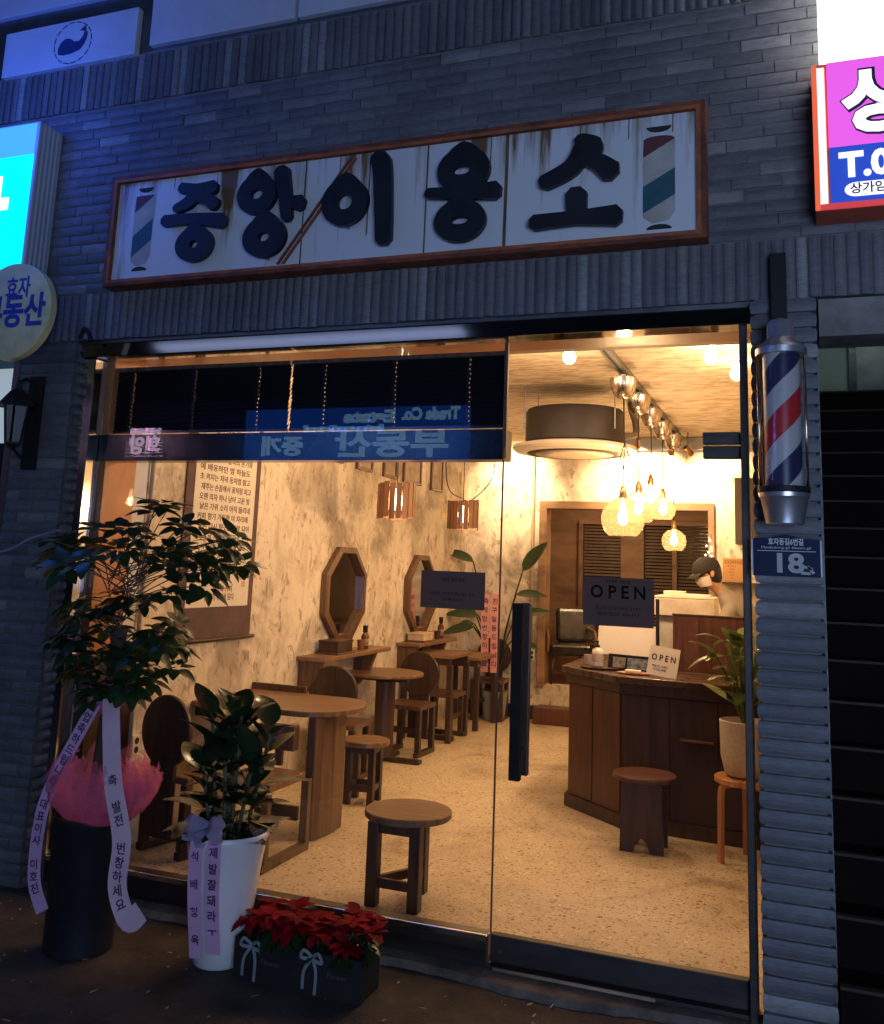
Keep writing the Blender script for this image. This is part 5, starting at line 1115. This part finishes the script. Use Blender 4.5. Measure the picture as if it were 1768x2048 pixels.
for xx in (-.885, -.60):
    b_ = MB(); c = Vector((xx, -.528, .15))
    for pts in ([(0, 0, 0), (-.03, -.012, -.05), (-.035, -.01, -.12)], [(0, 0, 0), (.025, -.014, -.05), (.02, -.008, -.135)], [(0, 0, 0), (-.03, -.02, .03), (-.045, -.015, .0), (0, -.005, -.005)], [(0, 0, 0), (.035, -.02, .025), (.05, -.015, -.01), (0, -.005, -.005)]):
        P = smooth_path([c + Vector(p) for p in pts], 5); ribbon(b_, P, [.013] * len(P), (.1, -1, .2))
    b_.build('bow', RB, pn, smooth=True)
tx = MB()
GP = mat('grey_print', (.06, .065, .065), .6)
for xx in (-.80, -.49): text_mesh(MB(), 'Flower', .03, frame_xz(-.5205, xx, .09), .0004, 0, .09).build('print', GP, pn)

# bird of paradise at the back left
p3 = thing('bird_of_paradise', 'large leafed plant with a pink ribbon beside the farthest table', 'potted plant', (-1.88, 6.3, .05))
MB().lathe([(.12, 0), (.15, .3), (.155, .32), (.14, .31), (.01, .29)], (-1.95, 6.3, .051), 32).build('pot', mat('grey_pot', (.3, .27, .22), .6), p3, smooth=True, auto=40)
stm = MB(); fol = MB(); B = Vector((-1.95, 6.3, .34)); sc_ = 1.06
for tip, L, dd in (((-1.62, 6.2, 1.72), .46, (.55, 0, .8)), ((-2.2, 6.15, 1.80), .44, (-.75, -.1, .35)), ((-1.65, 6.1, 1.22), .42, (.8, -.1, .25)), ((-1.72, 6.3, 1.45), .38, (.9, .1, .1)), ((-2.12, 6.0, 1.08), .40, (-.8, -.3, -.1)), ((-2.1, 6.1, 1.2), .42, (-.7, -.3, .1)), ((-2.3, 6.3, 1.4), .38, (-.3, -.5, .3)), ((-1.7, 6.1, .95), .36, (.8, -.2, -.05)), ((-2.2, 6.25, 1.1), .3, (-.2, -.8, .1))):
    e = Vector(tip); stm.tube(smooth_path([B, (B + e) / 2 + Vector((0, 0, .15)), e], 5), .009, 6); leaf(fol, e, dd, (.3, -.6, .8), L, L * .36, .35, .2, 8, .75)
stm.build('stems', LB, p3, smooth=True); fol.build('foliage', LB, p3, smooth=True)
PR = mat('pink_ribbon', (.72, .32, .27), .5, var=.05)
for xx, cs in ((-1.985, '축개업번창하세요'), (-1.875, '친구일동드립니다')):
    lettered_ribbon(p3, [(xx, 6.02, 1.45), (xx - .01, 6.0, 1.2), (xx, 6.0, .9), (xx + .01, 5.98, .6)], .085, PR, list(cs), .07, 'ribbon', .1, .9, (.1, -1, .05))

# plant on the birch stool at right
bs = thing('birch_stool', 'birch stool with bent legs carrying the right hand plant', 'stool', (.965, 2.08, .05), 'round wooden stools')
MB().lathe([(.172, .455), (.178, .46), (.178, .485), (.172, .49)], (.965, 2.08, .05), 44).build('seat', W_BIRCH, bs, smooth=True, auto=35)
for a in (215, 325, 90):
    c = Vector((.965, 2.08, 0)); d = Vector((math.cos(R(a)), math.sin(R(a)), 0)); P = smooth_path([c + d * .05 + Vector((0, 0, .493)), c + d * .13 + Vector((0, 0, .493)), c + d * .158 + Vector((0, 0, .46)), c + d * .162 + Vector((0, 0, .30)), c + d * .165 + Vector((0, 0, .052))], 5)
    mb = MB(); s_ = d.cross(Vector((0, 0, 1))); rows = []
    for i, p in enumerate(P):
        t = (P[min(i + 1, len(P) - 1)] - P[max(i - 1, 0)]).normalized(); nn = t.cross(s_).normalized(); rows.append([p - s_ * .022 - nn * .011, p + s_ * .022 - nn * .011, p + s_ * .022 + nn * .011, p - s_ * .022 + nn * .011])
    b0 = mb.grid(rows, True); mb.cap(b0, 4, True); mb.cap(b0 + 4 * (len(P) - 1), 4); mb.build('leg', W_BIRCH, bs, bevel=.002)
p4 = thing('stool_plant', 'leafy green plant in a pale stone pot on the birch stool', 'potted plant', (.965, 2.08, .54))
MB().lathe([(.09, 0), (.12, .02), (.142, .12), (.148, .33), (.14, .335), (.136, .29), (.01, .28)], (.97, 2.08, .541), 40).build('pot', mat('speckled_stone', (.66, .60, .50), .75, c2=(.52, .46, .38), sc=(60, 60, 60)), p4, smooth=True, auto=50)
stm = MB(); fol = MB(); rnd = random.Random(3); B = Vector((.97, 2.08, .83))
for i in range(34):
    a = rnd.random() * 6.28; r = rnd.uniform(.03, .20); z = rnd.uniform(.98, 1.38); e = Vector((.97 + r * math.cos(a), 2.08 + r * .8 * math.sin(a), z))
    if e.x > 1.12: e.x = 1.10
    stm.tube(smooth_path([B, (B + e) / 2 + Vector((0, 0, .05)), e], 3), .004, 5); d = Vector((math.cos(a), math.sin(a), rnd.uniform(-.3, 1.1))); L = rnd.uniform(.14, .24)
    if e.x + d.normalized().x * L > 1.15: d.x *= -.3
    leaf(fol, e, d, (0, 0, 1), L, L * .52, rnd.uniform(.2, .6), .25, 7, .75)
stm.build('stems', LP, p4, smooth=True); fol.build('foliage', LP, p4, smooth=True)

# ================================================================== PERSON
def skin_body():
    V, Ed, Rd = [], [], []
    def v(p, r, par=None):
        V.append(Vector(p)); Rd.append(r); i = len(V) - 1
        if par is not None: Ed.append((par, i))
        return i
    pel = v((.98, 4.50, .98), .135); ab = v((.95, 4.47, 1.14), .13, pel); che = v((.87, 4.40, 1.36), .15, ab); upc = v((.78, 4.34, 1.52), .125, che); nk = v((.69, 4.30, 1.61), .056, upc); h0 = v((.64, 4.275, 1.665), .062, nk); h1 = v((.595, 4.255, 1.72), .088, h0); h2 = v((.575, 4.25, 1.79), .092, h1); h3 = v((.575, 4.255, 1.85), .06, h2)
    for s_ in (-1, 1):
        sx = Vector((.10, .16, 0)) * s_ * -1
        hip = v((.98 + .04 * s_, 4.50 - .10 * s_ * -1, .92), .095, pel); kn = v((1.0, 4.50 + .11 * s_, .52), .062, hip); an = v((1.02, 4.52 + .11 * s_, .13), .045, kn); v((.90, 4.48 + .12 * s_, .085), .036, an)
        sh = v((.80 + .03 * s_, 4.36 + .17 * s_, 1.49), .07, upc); el = v((.66, 4.28 + .22 * s_, 1.27), .045, sh); wr = v((.50, 4.16 + .12 * s_, 1.20), .028, el); pa = v((.44, 4.12 + .10 * s_, 1.195), .034, wr)
        for q in range(4):
            b = Vector((.40, 4.09 + .10 * s_ + (q - 1.5) * .018, 1.195)); l = (.028, .034, .032, .024)[q]; k1 = v(b, .0095, pa); k2 = v(b + Vector((-l, -.006, -.004)), .0085, k1); v(b + Vector((-l * 1.7, -.008, -.022)), .0075, k2)
        th = v((.435, 4.12 + .055 * s_, 1.185), .011, pa); v((.405, 4.105 + .05 * s_, 1.17), .009, th)
    me = bpy.data.meshes.new('person'); me.from_pydata([tuple(x) for x in V], Ed, []); o_ = bpy.data.objects.new('person', me); C.objects.link(o_)
    sk = o_.modifiers.new('skin', 'SKIN'); sk.use_smooth_shade = True
    for i, r in enumerate(Rd): me.skin_vertices[0].data[i].radius = (r, r)
    me.skin_vertices[0].data[0].use_root = True
    sb_ = o_.modifiers.new('sub', 'SUBSURF'); sb_.levels = 2; sb_.render_levels = 2
    bpy.context.view_layer.update()
    m2 = bpy.data.meshes.new_from_object(o_.evaluated_get(bpy.context.evaluated_depsgraph_get()))
    o_.modifiers.clear(); o_.data = m2; m2.materials.clear(); bpy.data.meshes.remove(me)
    SK = mat('skin', (.50, .28, .18), .5, var=.06); GR = mat('grey_sweater', (.30, .27, .24), .9, var=.1, bump=.2); BK = mat('dark_trousers', (.03, .03, .035), .8)
    for q in (SK, GR, BK): m2.materials.append(q)
    for p in m2.polygons:
        c = p.center
        if c.z < 1.0: p.material_index = 2
        elif c.x > .52 and not (c.z > 1.60 and c.x < .69): p.material_index = 1
        else: p.material_index = 0
        p.use_smooth = True
    return o_
pe = skin_body(); tag(pe, 'person in a dark cap, white mask and grey top bent behind the counter', 'person'); OFF[pe.name] = Vector()
Hm = Matrix.Translation((.575, 4.25, 1.775)) @ Matrix.Rotation(R(205), 4, 'Z') @ Matrix.Rotation(R(18), 4, 'Y')   # local +x = where the face points
cap_ = MB().lathe([(.112, .015), (.114, .03), (.108, .07), (.085, .108), (.045, .128), (.004, .132)], n=28, M=Hm @ Matrix.Diagonal((1.08, .92, 1, 1)), cap0=True)
cap_.build('cap', mat('black_cap', (.018, .016, .016), .8), pe, smooth=True, auto=50)
vz = MB(); rows = []
for i in range(9):
    a = R(-62 + 124 * i / 8); r0 = Vector((.118 * math.cos(a), .10 * math.sin(a), .022)); r1 = Vector((.105 + .085 * math.cos(a) ** .7, .10 * math.sin(a), .002 - .012 * abs(math.sin(a)))); rows.append([Hm @ r0, Hm @ r1, Hm @ (r1 + Vector((0, 0, -.004))), Hm @ (r0 + Vector((0, 0, -.005)))])
vz.grid(rows); vz.build('visor', mat('black_visor', (.015, .014, .014), .7), pe, smooth=True)
mk = MB(); rows = []
for j in range(7):
    t = j / 6; z = -.018 - .085 * t; bul = .118 + .014 * math.sin(math.pi * min(1, t * 1.1)) - .02 * t
    rows.append([Hm @ Vector((bul * math.cos(R(a)), .092 * math.sin(R(a)) * (1 - .15 * t), z)) for a in range(-80, 81, 16)])
mk.grid(rows); mk.build('face_mask', mat('white_mask', (.75, .70, .66), .8, var=.04), pe, smooth=True)
fe = MB()
for s_ in (-1, 1): fe.ball(Hm @ Vector((-.005, s_ * .096, -.01)), 1, 12, (.018, .012, .03))
pieces(fe, 'ear', MATS['skin'], pe, smooth=True)
ey = MB()
for s_ in (-1, 1): ey.ball(Hm @ Vector((.088, s_ * .034, -.0)), .0125, 12)
pieces(ey, 'eye', mat('eye', (.05, .035, .03), .2), pe, smooth=True)
hrr = MB().lathe([(.07, -.105), (.092, -.075), (.103, -.03), (.108, .02)], n=24, M=Hm @ Matrix.Translation((-.030, 0, 0)) @ Matrix.Diagonal((.86, .93, 1, 1)), cap0=False, cap1=False); hrr.build('hair', mat('black_hair', (.012, .01, .01), .5), pe, smooth=True)
